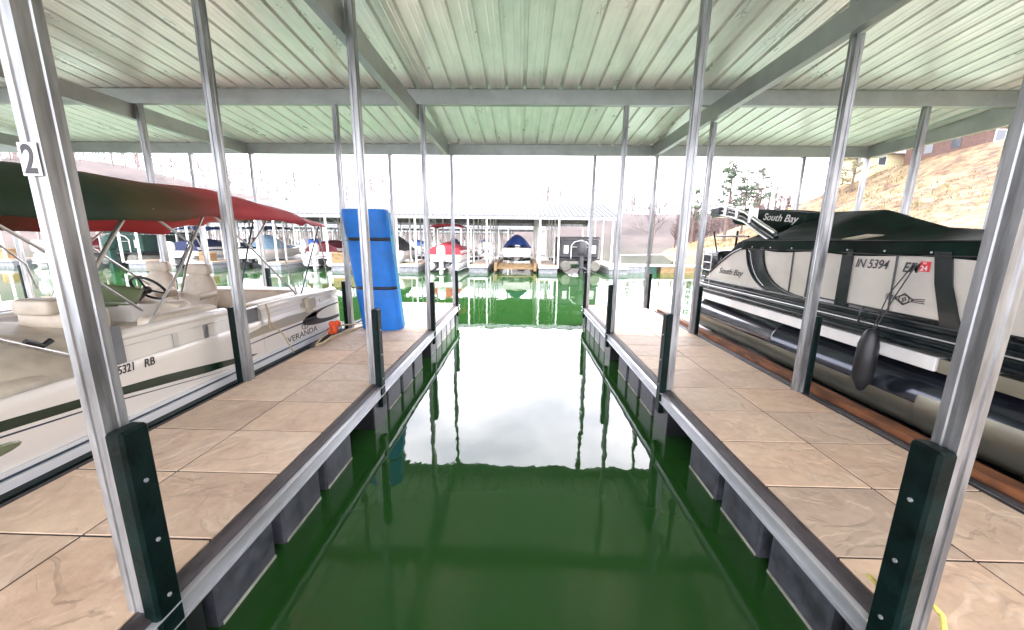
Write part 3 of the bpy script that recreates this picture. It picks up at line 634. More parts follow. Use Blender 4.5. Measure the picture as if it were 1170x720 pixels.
# lettering
rot = (PI/2,0,-PI/2)
text('IN 5394', .135, 'ink', (XN-.001, 4.33, 1.845), (PI/2,R(0),-PI/2), 'registration_number', rb, shear=.25, sx=.85, off=.001)
text('EM', .135, 'ink', (XN-.001, 3.80, 1.835), (PI/2,0,-PI/2), 'registration_number', rb, shear=.25, sx=.9, off=.001)
st = MB(); st.box(XN-.001, XN+.004, 3.55, 3.64, 1.85, 1.945); st = st.build('registration_sticker', 'red', rb)
text('24', .065, 'ink_w', (XN-.0018, 3.632, 1.86), rot, 'lettering', st, ext=.0004, off=.001); text('IN', .03, 'ink_w', (XN-.0018, 3.615, 1.918), rot, 'lettering', st, ext=.0004)
text('South Bay', .15, 'ink', (XN-.001, 7.22, 1.53), rot, 'maker_lettering', rb, shear=.35, sx=1.25, off=.001)
m = MB()
def line(p, r=.004): m.tube([(XN+.0, *q) for q in p], r, 5)
line([(3.72+.09*math.cos(2*PI*k/4), 1.57+.055*math.sin(2*PI*k/4)) for k in range(5)], .006); line([(3.72+.05*math.cos(2*PI*k/16), 1.57+.04*math.sin(2*PI*k/16)) for k in range(17)])
for s in (-1,1):
    for dz in (-.02,0,.02): line([(3.72+s*.07,1.57+dz*.6),(3.72+s*.19,1.575+dz)], .004)
line([(3.70,1.555),(3.71,1.59),(3.735,1.575),(3.72,1.55),(3.74,1.545)], .005); m.build('maker_emblem', 'ink', rb)
# mooring cover
def ridge(y):
    P = [(.6,2.0),(2.6,2.16),(4.0,2.25),(4.55,2.30),(5.0,2.44),(5.35,2.56),(5.9,2.58),(6.6,2.60)]
    for (a, x0), (b, x1) in zip(P, P[1:]):
        if y <= b: return x0+(x1-x0)*max(0,(y-a)/(b-a))
    return 2.6
def cov(u, v):
    y = .75+(6.55-.75)*v; a = (u-.5)*2; s_ = 1 if a < 0 else -1; aa = abs(a)
    if aa > .86:
        t = (aa-.86)/.14; x = 4.95-s_*(1.19+.012*math.sin(v*40)); z = 2.13-.15*t + .03*math.sin(PI*v*9)*t*.4
        if y > 5.2: z += 0
    else:
        t = aa/.86; x = 4.95-s_*1.19*t; rz = ridge(y); z = rz-(rz-2.14)*t**1.35
        z += -.05*math.sin(PI*t)*(1+.7*math.sin(y*3.1)) - .03*abs(math.sin(y*2.3+t*2.6))*math.sin(PI*min(1,t*1.02)) + .03*noise.noise(Vector((x*2.5, y*2.5, 2)))*math.sin(PI*min(1, t*1.05)) + .018*math.sin((y*5+t*4)*1.6)*math.sin(PI*t)
    return (x, y, z)
m = MB(); m.grid(cov, 70, 90); o = m.build('mooring_cover', 'blk_cover', rb); cvr = o; sl = o.modifiers.new('t', 'SOLIDIFY'); sl.thickness = .01
m = MB(); m.loft([[(4.95,6.56,2.6),(3.77,6.56,2.13),(3.77,6.56,1.99),(6.13,6.56,1.99),(6.13,6.56,2.13)], [(4.95,6.6,2.55),(3.8,6.75,2.1),(3.8,7.0,1.9),(6.1,7.0,1.9),(6.1,6.75,2.1)]], smooth=False); m.build('cover_end', 'blk_cover', rb)
for pts in ([(3.752, y, 2.137) for y in (.9,2,3,4,5,6,6.5)], [(3.755, y, 2.0+.01*math.sin(y*9)) for y in (.9,2,3,4,5,6,6.5)]): m = MB(); m.tube(pts, .006, 6); m.build('cover_seam', 'edge', cvr)
for k in range(12): m = MB(); m.ball((3.752, 1.3+k*.45, 2.03), .006, .011, .011, 8, 5); m.build('snap', 'alu', cvr)
m = MB(); m.add([(3.80,4.62,2.155),(3.90,4.40,2.21),(3.93,4.22,2.20),(3.80,4.42,2.15)], [(0,1,2,3)]); m.add([(3.80,4.62,2.147),(3.90,4.40,2.202),(3.93,4.22,2.192),(3.80,4.42,2.142)], [(0,3,2,1)]); m.build('cover_patch', 'cream_dk', rb)
# folded bimini in its boot
m = MB(); m.loft([[(x_, y_, z_) for x_, z_ in ((4.5,zt-.28),(4.5,zt-.06),(4.54,zt),(4.72,zt),(4.78,zt-.06),(4.78,zt-.28),(4.7,zt-.33),(4.56,zt-.33))] for y_, zt in ((6.2,2.57),(6.9,2.655),(7.6,2.735),(8.3,2.81))]); bo = m.build('folded_bimini', 'blk_cover', rb)
text('South Bay', .17, 'ink_w', (4.495, 7.28, 2.52), (PI/2-0, R(6), -PI/2), 'lettering', bo, shear=.3, ext=.003, sx=1.3, off=.001)
# arch
pn = [(3.85,5.85,2.16),(3.85,6.2,2.30),(3.85,6.7,2.52),(3.85,7.1,2.62),(3.86,7.5,2.68),(3.92,7.8,2.68)]
m = MB(); m.tube([(x, y+.0, z) for x, y, z in pn] + [(4.2,7.9,2.7),(4.95,7.92,2.72),(5.7,7.9,2.7),(6.02,7.8,2.66),(6.05,7.1,2.6),(6.05,6.2,2.28)], .05, 10)
m.cur = 1; m.tube([(x-.02, y, z+.085) for x, y, z in pn], .03, 8); m.tube([(x-.02, y, z-.07) for x, y, z in pn], .022, 8)
m.cur = 0; m.bbox(3.8, 4.1, 7.5, 7.9, 2.58, 2.8, .05); m.cur = 1
for y in (6.5, 6.9, 7.3): m.box(3.79, 3.9, y-.04, y+.04, 2.42+(y-6.5)*.22, 2.66+(y-6.5)*.16)
m.build('arch', ['gloss_black', 'alu'], rb)
m = MB(); m.tube([(3.9,7.62,1.9),(3.88,7.8,2.3)], .016, 6); m.tube([(3.9,7.0,2.0),(3.88,6.95,2.3)], .02, 6); m.tube([(3.88,6.6,2.2),(3.88,7.7,2.22)], .018, 6); m.build('arch_strut', 'gloss_black', rb)
m = MB()
for z in (1.42,1.55,1.7,1.85,1.94): m.tube([(XN,7.55,z),(XN,8.2,z),(XN+.1,8.3,z),(XN+.9,8.3,z)], .011, 6)
for y in (7.55,7.88,8.2): m.tube([(XN,y,1.2),(XN,y,1.94)], .013, 6)
for x in (4.1,4.5): m.tube([(x,8.3,1.2),(x,8.3,1.94)], .013, 6)
m.build('stern_railing', 'alu', rb)
m = MB(); m.cushion(3.85,4.6,7.45,8.15,1.25,1.95); m.build('rear_lounge', 'gloss_black', rb)
m = MB(); m.cushion(3.8,4.5,8.15,8.32,.9,1.25); m.build('boarding_step', 'alu', rb)
def outboard(root, x, y, z, mt, sgn=1, s=1):           # motor behind the stern; sgn = direction it hangs out
    m = MB(); rings = []
    for zz, rx, ry in ((0,.1,.14),(.06,.17,.24),(.3,.19,.28),(.48,.17,.25),(.56,.1,.15)): rings.append([(x+rx*s*math.cos(2*PI*k/16), y+sgn*.25*s+ry*s*math.sin(2*PI*k/16), z+zz*s) for k in range(16)])
    m.loft(rings); m.loft([[(x+a*.07*s, y+sgn*(.25+b*.12)*s, zz) for a, b in ((-1,-1),(1,-1),(1,1),(-1,1))] for zz in (z-.75*s, z+.02)], smooth=False)
    m.bbox(x-.16*s, x+.16*s, min(y+sgn*.1*s, y+sgn*.5*s), max(y+sgn*.1*s, y+sgn*.5*s), z-.5*s, z-.47*s, .004)
    return m.build('outboard_motor', mt, root)
outboard(rb, 4.95, 8.2, 1.15, 'gloss_black')

# lift beams beside the right dock
m = MB(); m.box(3.47, 3.55, .45, 9.4, .26, .43); m.box(3.55, 3.61, .45, 9.4, .26, .29); m.box(3.55, 3.61, .45, 9.4, .40, .43)
lf = empty('boat_lift', (3.5,.5,0), 'rust brown boat lift beam beside the right dock, under the black covered boat', 'boat lift', 'boat lifts')
m.build('side_beam', 'rust', lf)
m = MB(); m.tube([(3.42,.45,.355),(3.42,9.4,.355)], .028, 8); m.build('air_line', 'edge', lf)
m = MB(); m.bbox(3.66, 4.6, 1.0, 8.6, -.3, .24, .02); m.build('dark_gap_box', 'black', lf)  # added dark box, hides the bright water glare under the pontoon tube
for y in (2.2, 6.5): m = MB(); m.box(3.56, 6.3, y, y+.1, .05, .18); m.build('cross_beam', 'rust', lf)
m = MB(); m.box(-3.465, -3.385, .45, 9.2, .2, .385)
lf = empty('boat_lift', (-3.45,.5,0), 'dark green stained boat lift beam between the left dock and the white deck boat', 'boat lift', 'boat lifts')
m.build('side_beam', 'bumper', lf)
for y in (2.4, 5.6): m = MB(); m.box(-6.2, -3.49, y, y+.1, -.15, -.02); m.build('cross_beam', 'galv', lf)

# ------------------------------------------------------------------ boat fender, foam mat, ropes
bf = empty('boat_fender', (3.6,3.8,.6), 'black cylindrical boat fender hanging on rope against the right boat', 'fender')
m = MB(); rings = []
for z, r in ((.585,.02),(.60,.035),(.64,.05),(.68,.072),(.74,.086),(.92,.09),(1.08,.086),(1.15,.07),(1.19,.06),(1.23,.045),(1.25,.02)): rings.append([(3.6+r*math.cos(2*PI*k/24), 3.8+r*math.sin(2*PI*k/24)-.0, z) for k in range(24)])
m.loft(rings); m.build('body', 'black', bf)
m = MB(); m.tube([(3.6,3.8,1.22),(3.68,3.79,1.6),(3.74,3.66,1.93)], .006, 6); m.build('rope', 'ink', bf); m = MB(); m.tube([(3.6,3.78,1.22),(3.66,3.70,1.6),(3.74,3.64,1.93)], .006, 6); m.build('rope', 'ink', bf)

fm = empty('foam_mat', (-2.62,6.95,.4), 'blue foam swimming mat rolled up and strapped, standing on the left dock', 'foam mat')
m = MB(); rings = []
zs = [0,.03,.25,.5,.72,.76,.80,.84,.9,1.15,1.4,1.62,1.66,1.70,1.76,1.9,2.15,2.2]
for z in zs:
    t = z/2.2; cx = -2.62-.18*t; cy = 6.95-.1*t
    pinch = .92 if abs(z-.8) < .03 or abs(z-1.68) < .03 else (.955 if abs(z-.8) < .07 or abs(z-1.68) < .07 else 1)
    wv = .385+.03*t; dv = .2
    if z in (0, 2.2): pinch = .96
    ring = []
    for k in range(36):
        a = 2*PI*k/36; ca_, sa_ = math.cos(a), math.sin(a)
        ring.append((cx+pinch*wv*math.copysign(abs(ca_)**.55, ca_), cy+pinch*dv*math.copysign(abs(sa_)**.75, sa_), .4+z+.045*t*ca_*0-(.05*ca_ if z < .05 else 0)*0))
    rings.append(ring)
m.loft(rings)
ro = m.build('foam_roll', 'blue', fm)
m = MB()
for layer in (0,1,2):                                   # the wound edge seen on the sides
    k0 = .02+layer*.05
    m.loft([[(-2.62-.18*t+(.39+.03*t)*.985*s_+d1, 6.95-.1*t+k0-.06+d2, .45+2.1*t) for d1, d2 in ((-.008,-.008),(.008,-.008),(.008,.008),(-.008,.008))] for t in (.0,.33,.66,1) for s_ in (1,)], smooth=False)
    m.loft([[(-2.62-.18*t-(.39+.03*t)*.985+d1, 6.95-.1*t+k0-.06+d2, .45+2.1*t) for d1, d2 in ((-.008,-.008),(.008,-.008),(.008,.008),(-.008,.008))] for t in (.0,.33,.66,1)], smooth=False)
m.build('foam_edge', 'blue_edge', ro)
for z in (.8, 1.68):
    t = z/2.2; cx = -2.62-.18*t; cy = 6.95-.1*t; m = MB()
    def rg(zz, f): return [(cx+f*(.385+.03*t)*math.copysign(abs(math.cos(2*PI*k/36))**.55, math.cos(2*PI*k/36)), cy+f*.2*math.copysign(abs(math.sin(2*PI*k/36))**.75, math.sin(2*PI*k/36)), .4+zz) for k in range(36)]
    m.loft([rg(z-.028, .94), rg(z-.028, .955), rg(z+.028, .955), rg(z+.028, .94)], False)
    m.tube([(cx-.36, cy, .4+z), (cx-.5, cy+.08, .4+z-.03), (cx-.56, cy+.1, .4+z+.01)], .012, 6); m.build('strap', 'ink', fm)

dr = empty('dock_rope', (-3.2,6.2,.4), 'tan rope with an orange float cloth lying along the left dock edge', 'rope')
m = MB(); m.tube([(-3.24,5.6,.425),(-3.18,5.75,.43),(-3.22,6.1,.44),(-3.14,6.5,.425),(-3.05,6.85,.43),(-2.95,7.1,.425),(-2.8,7.35,.42),(-2.5,7.5,.42)], .02, 8); m.build('rope', 'rope', dr); m = MB(); m.tube([(-3.26,5.65,.42),(-3.28,6.0,.5),(-3.33,6.4,.55),(-3.2,6.8,.5),(-3.1,7.2,.43),(-2.9,7.3,.42)], .014, 8); m.build('rope', 'rope', dr)
m = MB(); m.ball((-3.27,5.62,.43), .05, .06, .04); m.build('cleat', 'black', dr)
m = MB(); rnd = random.Random(4)
for k in range(7): m.ball((-3.3+rnd.uniform(-.05,.05), 6.4+rnd.uniform(-.1,.1), .5+rnd.uniform(-.05,.13)), rnd.uniform(.03,.06), rnd.uniform(.05,.09), rnd.uniform(.04,.08), 7, 5)
m.build('orange_cloth', 'orange', dr)
yr = empty('yellow_line', (1.84,1.5,.4), 'yellow mooring rope looped round the front right post', 'rope')
m = MB(); m.tube([(1.82,1.36,.41),(1.86,1.36,.45),(1.885,1.40,.49),(1.87,1.46,.52),(1.83,1.49,.50)], .012, 8); m.build('rope', 'rope_y', yr); m = MB(); m.tube([(1.70,1.5,.52),(1.68,1.53,.55),(1.70,1.56,.53),(1.73,1.55,.5)], .009, 6); m.build('rope', 'rope_y', yr)


# ------------------------------------------------------------------ the marina across the water
def far_canopy(label, x0, x1, y0, posts_x, ze=3.66, zr=5.05, dep=12):
    root = empty('dock_canopy', ((x0+x1)/2, y0+dep/2, .4), label, 'dock canopy', 'dock canopies')
    yr = y0+dep/2; sl = (zr-ze)/(dep/2)
    for a, b in ((y0-.15, yr), (yr, y0+dep+.15)):
        m = sheet(x0, x1, a, b, lambda y: zr-abs(y-yr)*sl); m.build('roof_sheet', 'roof_top', root)
    for y, z in ((y0, ze), (yr, zr), (y0+dep, ze), (y0+3, ze+sl*3), (y0+dep-3, ze+sl*3)):
        m = MB(); m.box(x0, x1, y-.05, y+.05, z-.25, z-.01); m.build('crossbeam', 'galv', root)
    for xe in [x1-.05, x0+.05] + [p for i, p in enumerate(posts_x) if i % 2]:
        for a, b in ((y0, yr), (yr, y0+dep)):
            f = lambda y: zr-abs(y-yr)*sl-.012
            m = MB(); m.add([(xe+dx, y, f(y)+dz) for dx in (-.05,.05) for y, dz in ((a,-.25),(b,-.25),(b,0),(a,0))], [(0,1,2,3),(7,6,5,4),(0,4,5,1),(1,5,6,2),(2,6,7,3),(3,7,4,0)]); m.build('rafter', 'beam', root)
    m = MB(); m.prism([(y0, ze-.02), (yr, zr-.02), (yr, zr+.05), (y0, ze+.05)], x1-.01, x1+.03, 0); m.prism([(yr, zr-.02), (y0+dep, ze-.02), (y0+dep, ze+.05), (yr, zr+.05)], x1-.01, x1+.03, 0); m.build('gable_trim', 'galv', root)
    for x in posts_x:
        for y in (y0+.02, y0+3, y0+6, y0+9, y0+dep):
            m = MB(); m.box(x-.05, x+.05, y-.05, y+.05, .3, zr-abs(y-yr)*sl-.02); m.build('post', 'white_pl', root)
    return root
def far_dock(x0, x1, y0, y1, label, floats=True):
    root = empty('floating_dock', ((x0+x1)/2, y0, 0), label, 'dock', 'floating finger docks')
    m = MB(); n = max(1, int((y1-y0)/1.2))
    for i in range(n):
        for a, b in ((x0+.03, (x0+x1)/2), ((x0+x1)/2, x1-.03)): m.bbox(a+.005, b-.005, y0+(y1-y0)*i/n+.005, y0+(y1-y0)*(i+1)/n-.005, .35, .4, .005)
    o = m.build('paving', 'paver', root); ca = o.data.color_attributes.new('slab', 'FLOAT_COLOR', 'CORNER'); ca.data.foreach_set('color', [1.0]*4*len(ca.data))
    m = MB(); m.box(x0, x1, y0, y1, .22, .349); m.build('side_rail', 'galv_light', root)
    for i in range(3):
        a = y0+.1+i*(y1-y0-.2)/3; m = MB(); m.bbox(x0+.06, x1-.06, a, a+(y1-y0)/3-.5, -.3, .219, .02); m.build('float', 'float_light', root)
    return root
far_posts = []
num = ['first','second','third','fourth','fifth','sixth','seventh','eighth','ninth','tenth']
for k in range(-1, 9):
    x0 = 1.17-4.72*k; far_posts += [x0+.06, x0+1.29]
    far_dock(x0, x0+1.35, 25.2, 37.2, 'finger dock across the water, %s from the right end of its row' % num[k+1])
m = MB(); m.box(-42, 7.3, 37.3, 39.5, .1, .4); wk2 = empty('far_walkway', (-17,38,0), 'walkway along the back of the covered dock row across the water', 'dock'); m.build('deck', 'paver', wk2)
far_canopy('white roofed dock canopy across the water, nearest of the far rows', -42, 6.3, 25.0, [p for p in far_posts if p < 6.2])
r2 = [1.9-4.9*k for k in range(14)]; far_canopy('second covered dock row across the water, behind the nearest one', -68, 4.0, 50, [x+d for x in r2 for d in (0, 1.3)])
for k, x in enumerate(r2[:10]): far_dock(x, x+1.35, 50.2, 62, 'finger dock in the second far row, %s from the right' % num[k])
r3 = [-6-5.2*k for k in range(14)]; far_canopy('third covered dock row, the most distant roof across the water', -90, -2, 80, [x+d for x in r3 for d in (0, 1.3)])

# boats seen from the stern, built once and copied
def proto_pontoon():
    r = empty('pontoon_boat', (0,0,0), 'x', 'boat', 'boats moored across the water')
    for x in (-.85, .85):
        m = MB(); rg = lambda y, q, z: [(x+q*math.cos(2*PI*k/20), y, z+q*math.sin(2*PI*k/20)) for k in range(20)]
        m.loft([rg(-.3,.05,.42), rg(-.28,.28,.42), rg(-.1,.3,.42), rg(5,.3,.42), rg(6.3,.05,.6)]); m.build('pontoon_tube', 'white_pl', r)
    m = MB(); m.bbox(-1.22, 1.22, -.1, 6, .72, .84, .01); m.build('deck', 'alu', r)
    m = MB(); m.bbox(-1.2, 1.2, .35, .4, .86, 1.45, .01); m.bbox(-1.2, -1.15, .35, 5.8, .86, 1.45, .01); m.bbox(1.15, 1.2, .35, 5.8, .86, 1.45, .01); m.build('fence', 'white', r)
    m = MB()
    def cv(u, v):
        a = (u-.5)*2; y = .3+5.6*v; h = 1.42+.62*(1-abs(a)**1.8)*(.55+.45*math.sin(PI*min(1, v*1.1+.1)))
        if abs(a) > .9: h -= (abs(a)-.9)*2.4
        return (1.24*a, y, h+.02*math.sin(v*19+a*3))
    m.grid(cv, 16, 16); m.loft([[cv(k/16, 0) for k in range(17)], [(1.24*(k/8-1), .3, 1.2) for k in range(17)]], False, False); m.build('cover', 'c_red', r)
    outboard(r, 0, -.25, 1.0, 'white_pl', -1, 1.5)
    return r
def proto_runabout():
    r = empty('runabout_boat', (0,0,0), 'x', 'boat', 'boats moored across the water')
    m = MB(); rs = []
    for y, w_, dz in ((0,1.12,0),(.05,1.15,0),(2,1.2,0),(4,1.1,.03),(5.2,.7,.1),(6,.1,.2)):
        rs.append([(-w_,y,1.25+dz),(-w_*.98,y,.95+dz),(-w_*.85,y,.62+dz),(0,y,.35+dz*2),(w_*.85,y,.62+dz),(w_*.98,y,.95+dz),(w_,y,1.25+dz),(w_*.9,y,1.27+dz),(-w_*.9,y,1.27+dz)])
    m.loft(rs, smooth=False); m.build('hull', 'white', r)
    m = MB()
    def cv(u, v):
        a = (u-.5)*2; y = .1+5.3*v; wd = 1.16 if v < .6 else 1.16-(v-.6)*1.4
        h = 1.25+(.85*math.exp(-((v-.42)/.22)**2)+.2)*(1-abs(a)**1.7)
        return (wd*a, y, h)
    m.grid(cv, 16, 20); m.build('cover', 'c_red', r)
    m = MB(); m.bbox(-.7, .7, -.5, .02, .62, .68, .01); m.build('swim_platform', 'white_pl', r)
    for x in (-.35, .35): m = MB(); m.bbox(x-.13, x+.13, -.35, .0, .3, .6, .03); m.build('stern_drive', 'black', r)
    return r
def proto_enclosed():
    r = empty('enclosed_pontoon_boat', (0,0,0), 'x', 'boat', 'boats moored across the water')
    for x in (-1.0, 1.0):
        m = MB(); rg = lambda y, q: [(x+q*math.cos(2*PI*k/24), y, .5+q*math.sin(2*PI*k/24)) for k in range(24)]
        m.loft([rg(-.3,.30), rg(-.27,.37), rg(5,.38)]); m.build('pontoon_tube', 'pale_tube', r)
    m = MB(); m.bbox(-1.35, 1.35, -.1, 6, .88, 1.02, .01); m.build('deck', 'black', r)
    m = MB(); m.bbox(-1.33, 1.33, .3, 5.9, 1.03, 2.3, .08); m.build('enclosure', 'c_grey', r)
    m = MB(); m.loft([[(-1.4,.2,2.33),(1.4,.2,2.33),(1.4,6,2.33),(-1.4,6,2.33)],[(-1.3,.3,2.5),(1.3,.3,2.5),(1.3,5.9,2.5),(-1.3,5.9,2.5)]], smooth=False); m.build('canvas_top', 'c_grey', r)
    m = MB(); m.tube([(-.62,.1,1.0),(-.62,.1,1.9),(-.4,.1,2.15),(0,.1,2.25),(.4,.1,2.15),(.62,.1,1.9),(.62,.1,1.0)], .035, 8); m.tube([(0,.1,2.25),(0,.1,1.8)], .02, 6); m.tube([(-.6,.1,1.8),(.6,.1,1.8)], .02, 6); m.build('tow_bar', 'white_pl', r)
    outboard(r, 0, -.2, 1.25, 'c_grey', -1, 1.7)
    for x in (-.95,.95): m = MB(); m.bbox(x-.16, x+.16, .27, .3, 1.35, 1.9, .01); m.build('window', 'white_pl', r)
    return r
protos = {'p': proto_pontoon(), 'r': proto_runabout(), 'e': proto_enclosed()}; used = set()
def put(kind, x, y, z, cover, label):
    o = protos[kind]
    if kind in used or True: o = copy_tree(o, None, {'red_canvas': cover, 'charcoal_canvas': cover})
    o.location = (x, y, z-.12); o['label'] = label; return o
cx = lambda j: 4.2-4.72*j
def top(r, x, y, cover, z=2.3):
    m = MB(); m.grid(lambda u, v: (x+1.25*(2*u-1), y+2.8*v, z+.22*(1-abs(2*u-1)**3)-.12*abs(2*v-1)**4), 12, 10); o = m.build('bimini_top', cover, r); o.modifiers.new('t', 'SOLIDIFY').thickness = .02
    for s_ in (-1, 1): m = MB(); m.tube([(x+s_*1.15, y+.1, z), (x+s_*1.15, y+1.2, z-.9), (x+s_*1.15, y+2.6, z)], .025, 6); m.build('frame_pole', 'alu', o)
put('e', cx(0)-.1, 26.2, -.02, 'c_grey', 'charcoal enclosed pontoon boat with white stern hoop in the rightmost far slip')
put('r', cx(1)+.2, 28.6, .35, 'c_blue', 'white runabout under a bright blue cover on a lift, across the water')
t2 = put('p', cx(2)-.05, 25.5, -.02, 'c_red', 'pontoon boat with red cover, red top and white outboard, nearest across the water')
top(t2, cx(2), 26.2, 'c_red', 2.95)
put('r', cx(3)+.5, 26.6, .1, 'c_grey', 'runabout under a dark grey cover, beside the red covered pontoon boat')
put('p', cx(4), 27.2, .0, 'c_maroon', 'pontoon boat under a maroon cover, left of the blue foam mat')
t5 = put('r', cx(5), 26.4, .1, 'c_lblue', 'runabout under a pale blue cover in the far row, sixth slip from the right')
t6 = put('p', cx(6), 26.0, .0, 'c_navy', 'pontoon boat under a navy cover in the far row, seventh slip from the right')
put('e', cx(7), 26.6, .0, 'c_green', 'dark green enclosed pontoon boat in the far row, eighth slip from the right')
put('p', cx(8), 26.2, .0, 'c_red', 'pontoon boat with red cover at the far left of the nearest far row')
top(t5, cx(5), 27.6, 'c_navy', 2.7); top(t6, cx(6), 27.2, 'c_blue', 2.6)
kinds = 'rprpreprp'; cols_ = ['c_grey','c_cream','c_navy','c_blue','c_maroon','c_green','c_blue','c_cream','c_grey']; cn = {'c_grey':'charcoal','c_cream':'cream','c_navy':'navy','c_blue':'blue','c_maroon':'maroon','c_green':'dark green'}
kn = {'r':'runabout','p':'pontoon boat','e':'enclosed pontoon boat'}
for k in range(9): put(kinds[k], r2[k]+1.35+1.75-4.9, 51+((k*7)%3)*.8, .05, cols_[k], '%s %s in the second far row, %s slip from the right' % (cn[cols_[k]], kn[kinds[k]], num[k]))
for k in range(9):
    if k in (1, 4): continue
    put('rprprprpr'[k], r3[k]-1.9, 81, .05, cols_[(k*2+3) % 9], '%s covered boat in the third far row, %s slip from the right' % (cn[cols_[(k*2+3) % 9]], num[k]))
for o in list(protos.values()):
    for c in kids(o): bpy.data.objects.remove(c)
    bpy.data.objects.remove(o)
lf = empty('boat_lift', (cx(1)+.2, 26, 0), 'tan timber boat lift platform in front of the blue covered runabout', 'boat lift', 'boat lifts')
for i in range(5): m = MB(); m.bbox(cx(1)-1.1, cx(1)+1.4, 25.6+i*.5, 25.85+i*.5, .12+i*.05, .2+i*.05, .01); m.build('cross_beam', 'wood', lf)
for x in (-1.2, 1.5): m = MB(); m.bbox(cx(1)+x-.1, cx(1)+x+.1, 25.5, 35, .0, .55, .01); m.build('side_beam', 'wood', lf)
for j, x, y, h in ((0,-12.6,25.9,.7),(1,-12.1,27.0,.9),(2,-22.0,26.0,.6),(3,-36.5,26.0,.7),(4,-31.6,26.5,.8)):
    t_ = empty('dock_box', (x,y,.4), ['tan storage box on the far dock left of the red pontoon boat','brown storage box behind the tan one on the far dock','low tan storage box on the far dock near the pale blue runabout','tan storage box on the leftmost far dock','brown storage box on the far dock left of the green boat'][j], 'storage box', 'storage boxes on the far docks')
    m = MB(); m.bbox(x-.4, x+.4, y-.3, y+.3, .4, .4+h*.8, .02); m.build('body', 'wood' if j % 2 == 0 else 'c_tan', t_); m = MB(); m.bbox(x-.43, x+.43, y-.33, y+.33, .405+h*.8, .4+h, .02); m.build('lid', 'c_tan', t_)

# shore walkway right of the far row
sw = empty('shore_walkway', (12,27.4,0), 'low floating walkway running from the far docks to the sandy bank', 'dock')
m = MB(); m.box(7.35, 17.6, 26.9, 28.3, .34, .42); m.build('deck', 'white_pl', sw)
for a, b, mt in ((7.4,8.9,'float_light'),(9.0,9.7,'c_green'),(10.0,12.6,'wood'),(13,15.6,'wood')): m = MB(); m.bbox(a, b, 26.95, 28.2, -.3, .335, .02); m.build('float', mt, sw)
m = MB(); m.tube([(7.4,28.2,.42),(7.4,28.2,1.1),(17.4,28.2,1.3),(17.4,28.2,.42)], .03, 6)
for x in (9.4,11.4,13.4,15.4): m.tube([(x,28.2,.42),(x,28.2,1.15)], .025, 6)
m.build('handrail', 'white_pl', sw)

# ------------------------------------------------------------------ trees and houses on the bank
def limb(m, p, d, L_, r, depth, rnd, tips, droop=0, n=4):
    pts = [p]; q = p; dd = d.copy()
    for i in range(4):
        dd = (dd+Vector((rnd.uniform(-.2,.2), rnd.uniform(-.2,.2), rnd.uniform(-.1,.14)-droop))).normalized(); q = q+dd*L_/4; pts.append(q)
    m.tube(pts, [r, r*.85, r*.7, r*.55, r*.35], n, False)
    if depth == 0: tips.append((pts[-1], dd)); return
    for i in range(rnd.randint(2, 4)):
        b = pts[rnd.randint(2, 4)]; nd = (dd+Vector((rnd.uniform(-1,1), rnd.uniform(-1,1), rnd.uniform(-.2,.7)))).normalized()
        limb(m, b, nd, L_*rnd.uniform(.5,.75), r*.5, depth-1, rnd, tips, droop, 3)
def bare_tree(x, y, h, seed, label, grp=None):
    rnd = random.Random(seed); z = hz(x, y) if x > 14 and y < 260 else fz(x, y)
    r = empty('bare_tree', (x, y, z), label, 'tree', grp); t = MB(); tips = []
    t.tube([(x, y, z-.3), (x+h*.02, y, z+h*.4), (x+h*.03, y, z+h)], [h*.022, h*.016, h*.004], 6, False); t.build('trunk', 'bark', r)
    b = MB()
    for i in range(9):
        f = .35+.6*i/9; limb(b, Vector((x+h*.02, y, z+h*f)), Vector((rnd.uniform(-1,1), rnd.uniform(-1,1), rnd.uniform(.4,1.1))).normalized(), h*.42*(1.15-f), h*.009, 3, rnd, tips)
    b.build('crown', 'twig', r); return r
def pine_tree(x, y, h, seed, label, mt='pine', low=.35, dens=26):
    rnd = random.Random(seed); z = hz(x, y); r = empty('pine_tree', (x, y, z), label, 'tree', 'pine trees on the bank'); t = MB()
    t.tube([(x, y, z-.3), (x+h*.02, y, z+h*.5), (x, y, z+h)], [h*.02, h*.014, h*.004], 6, False)
    c = MB()
    for i in range(dens):
        f = low+(1-low)*rnd.random(); a = rnd.uniform(0, 2*PI); L_ = h*.3*(1.1-f)*rnd.uniform(.6,1.2)+.3
        p = Vector((x, y, z+h*f)); d = Vector((math.cos(a), math.sin(a), rnd.uniform(0,.35))).normalized(); t.tube([p, p+d*L_], [h*.006, h*.002], 4, False)
        for k in range(34):
            s = p+d*L_*rnd.uniform(.35,1.1)+Vector((rnd.gauss(0,.2), rnd.gauss(0,.2), rnd.gauss(0,.12)))*h*.09
            v = Vector((rnd.uniform(-1,1), rnd.uniform(-1,1), rnd.uniform(-.4,1))).normalized()*h*.035; w_ = v.orthogonal().normalized()*h*.011
            c.add([s-w_, s+w_, s+v+w_*.5, s+v-w_*.5], [(0,1,2,3)])
    t.build('trunk', 'bark', r); c.build('crown', mt, r); return r
pine_tree(30.5, 58, 11.5, 1, 'broad pine tree at the left of the hilltop cluster behind the boat arch')
pine_tree(34.0, 60, 9.5, 2, 'thin pine tree in the middle of the hilltop cluster')
pine_tree(38.0, 63, 9.0, 3, 'sparse pine tree at the right of the hilltop cluster')
pine_tree(33.5, 76, 11, 4, 'lone dark pine standing lower on the bank, left of the hilltop cluster', dens=18)
pine_tree(35.5, 43, 6.2, 5, 'yellow green bushy tree on the slope beside the pale yellow house', 'olive', .1, 40)
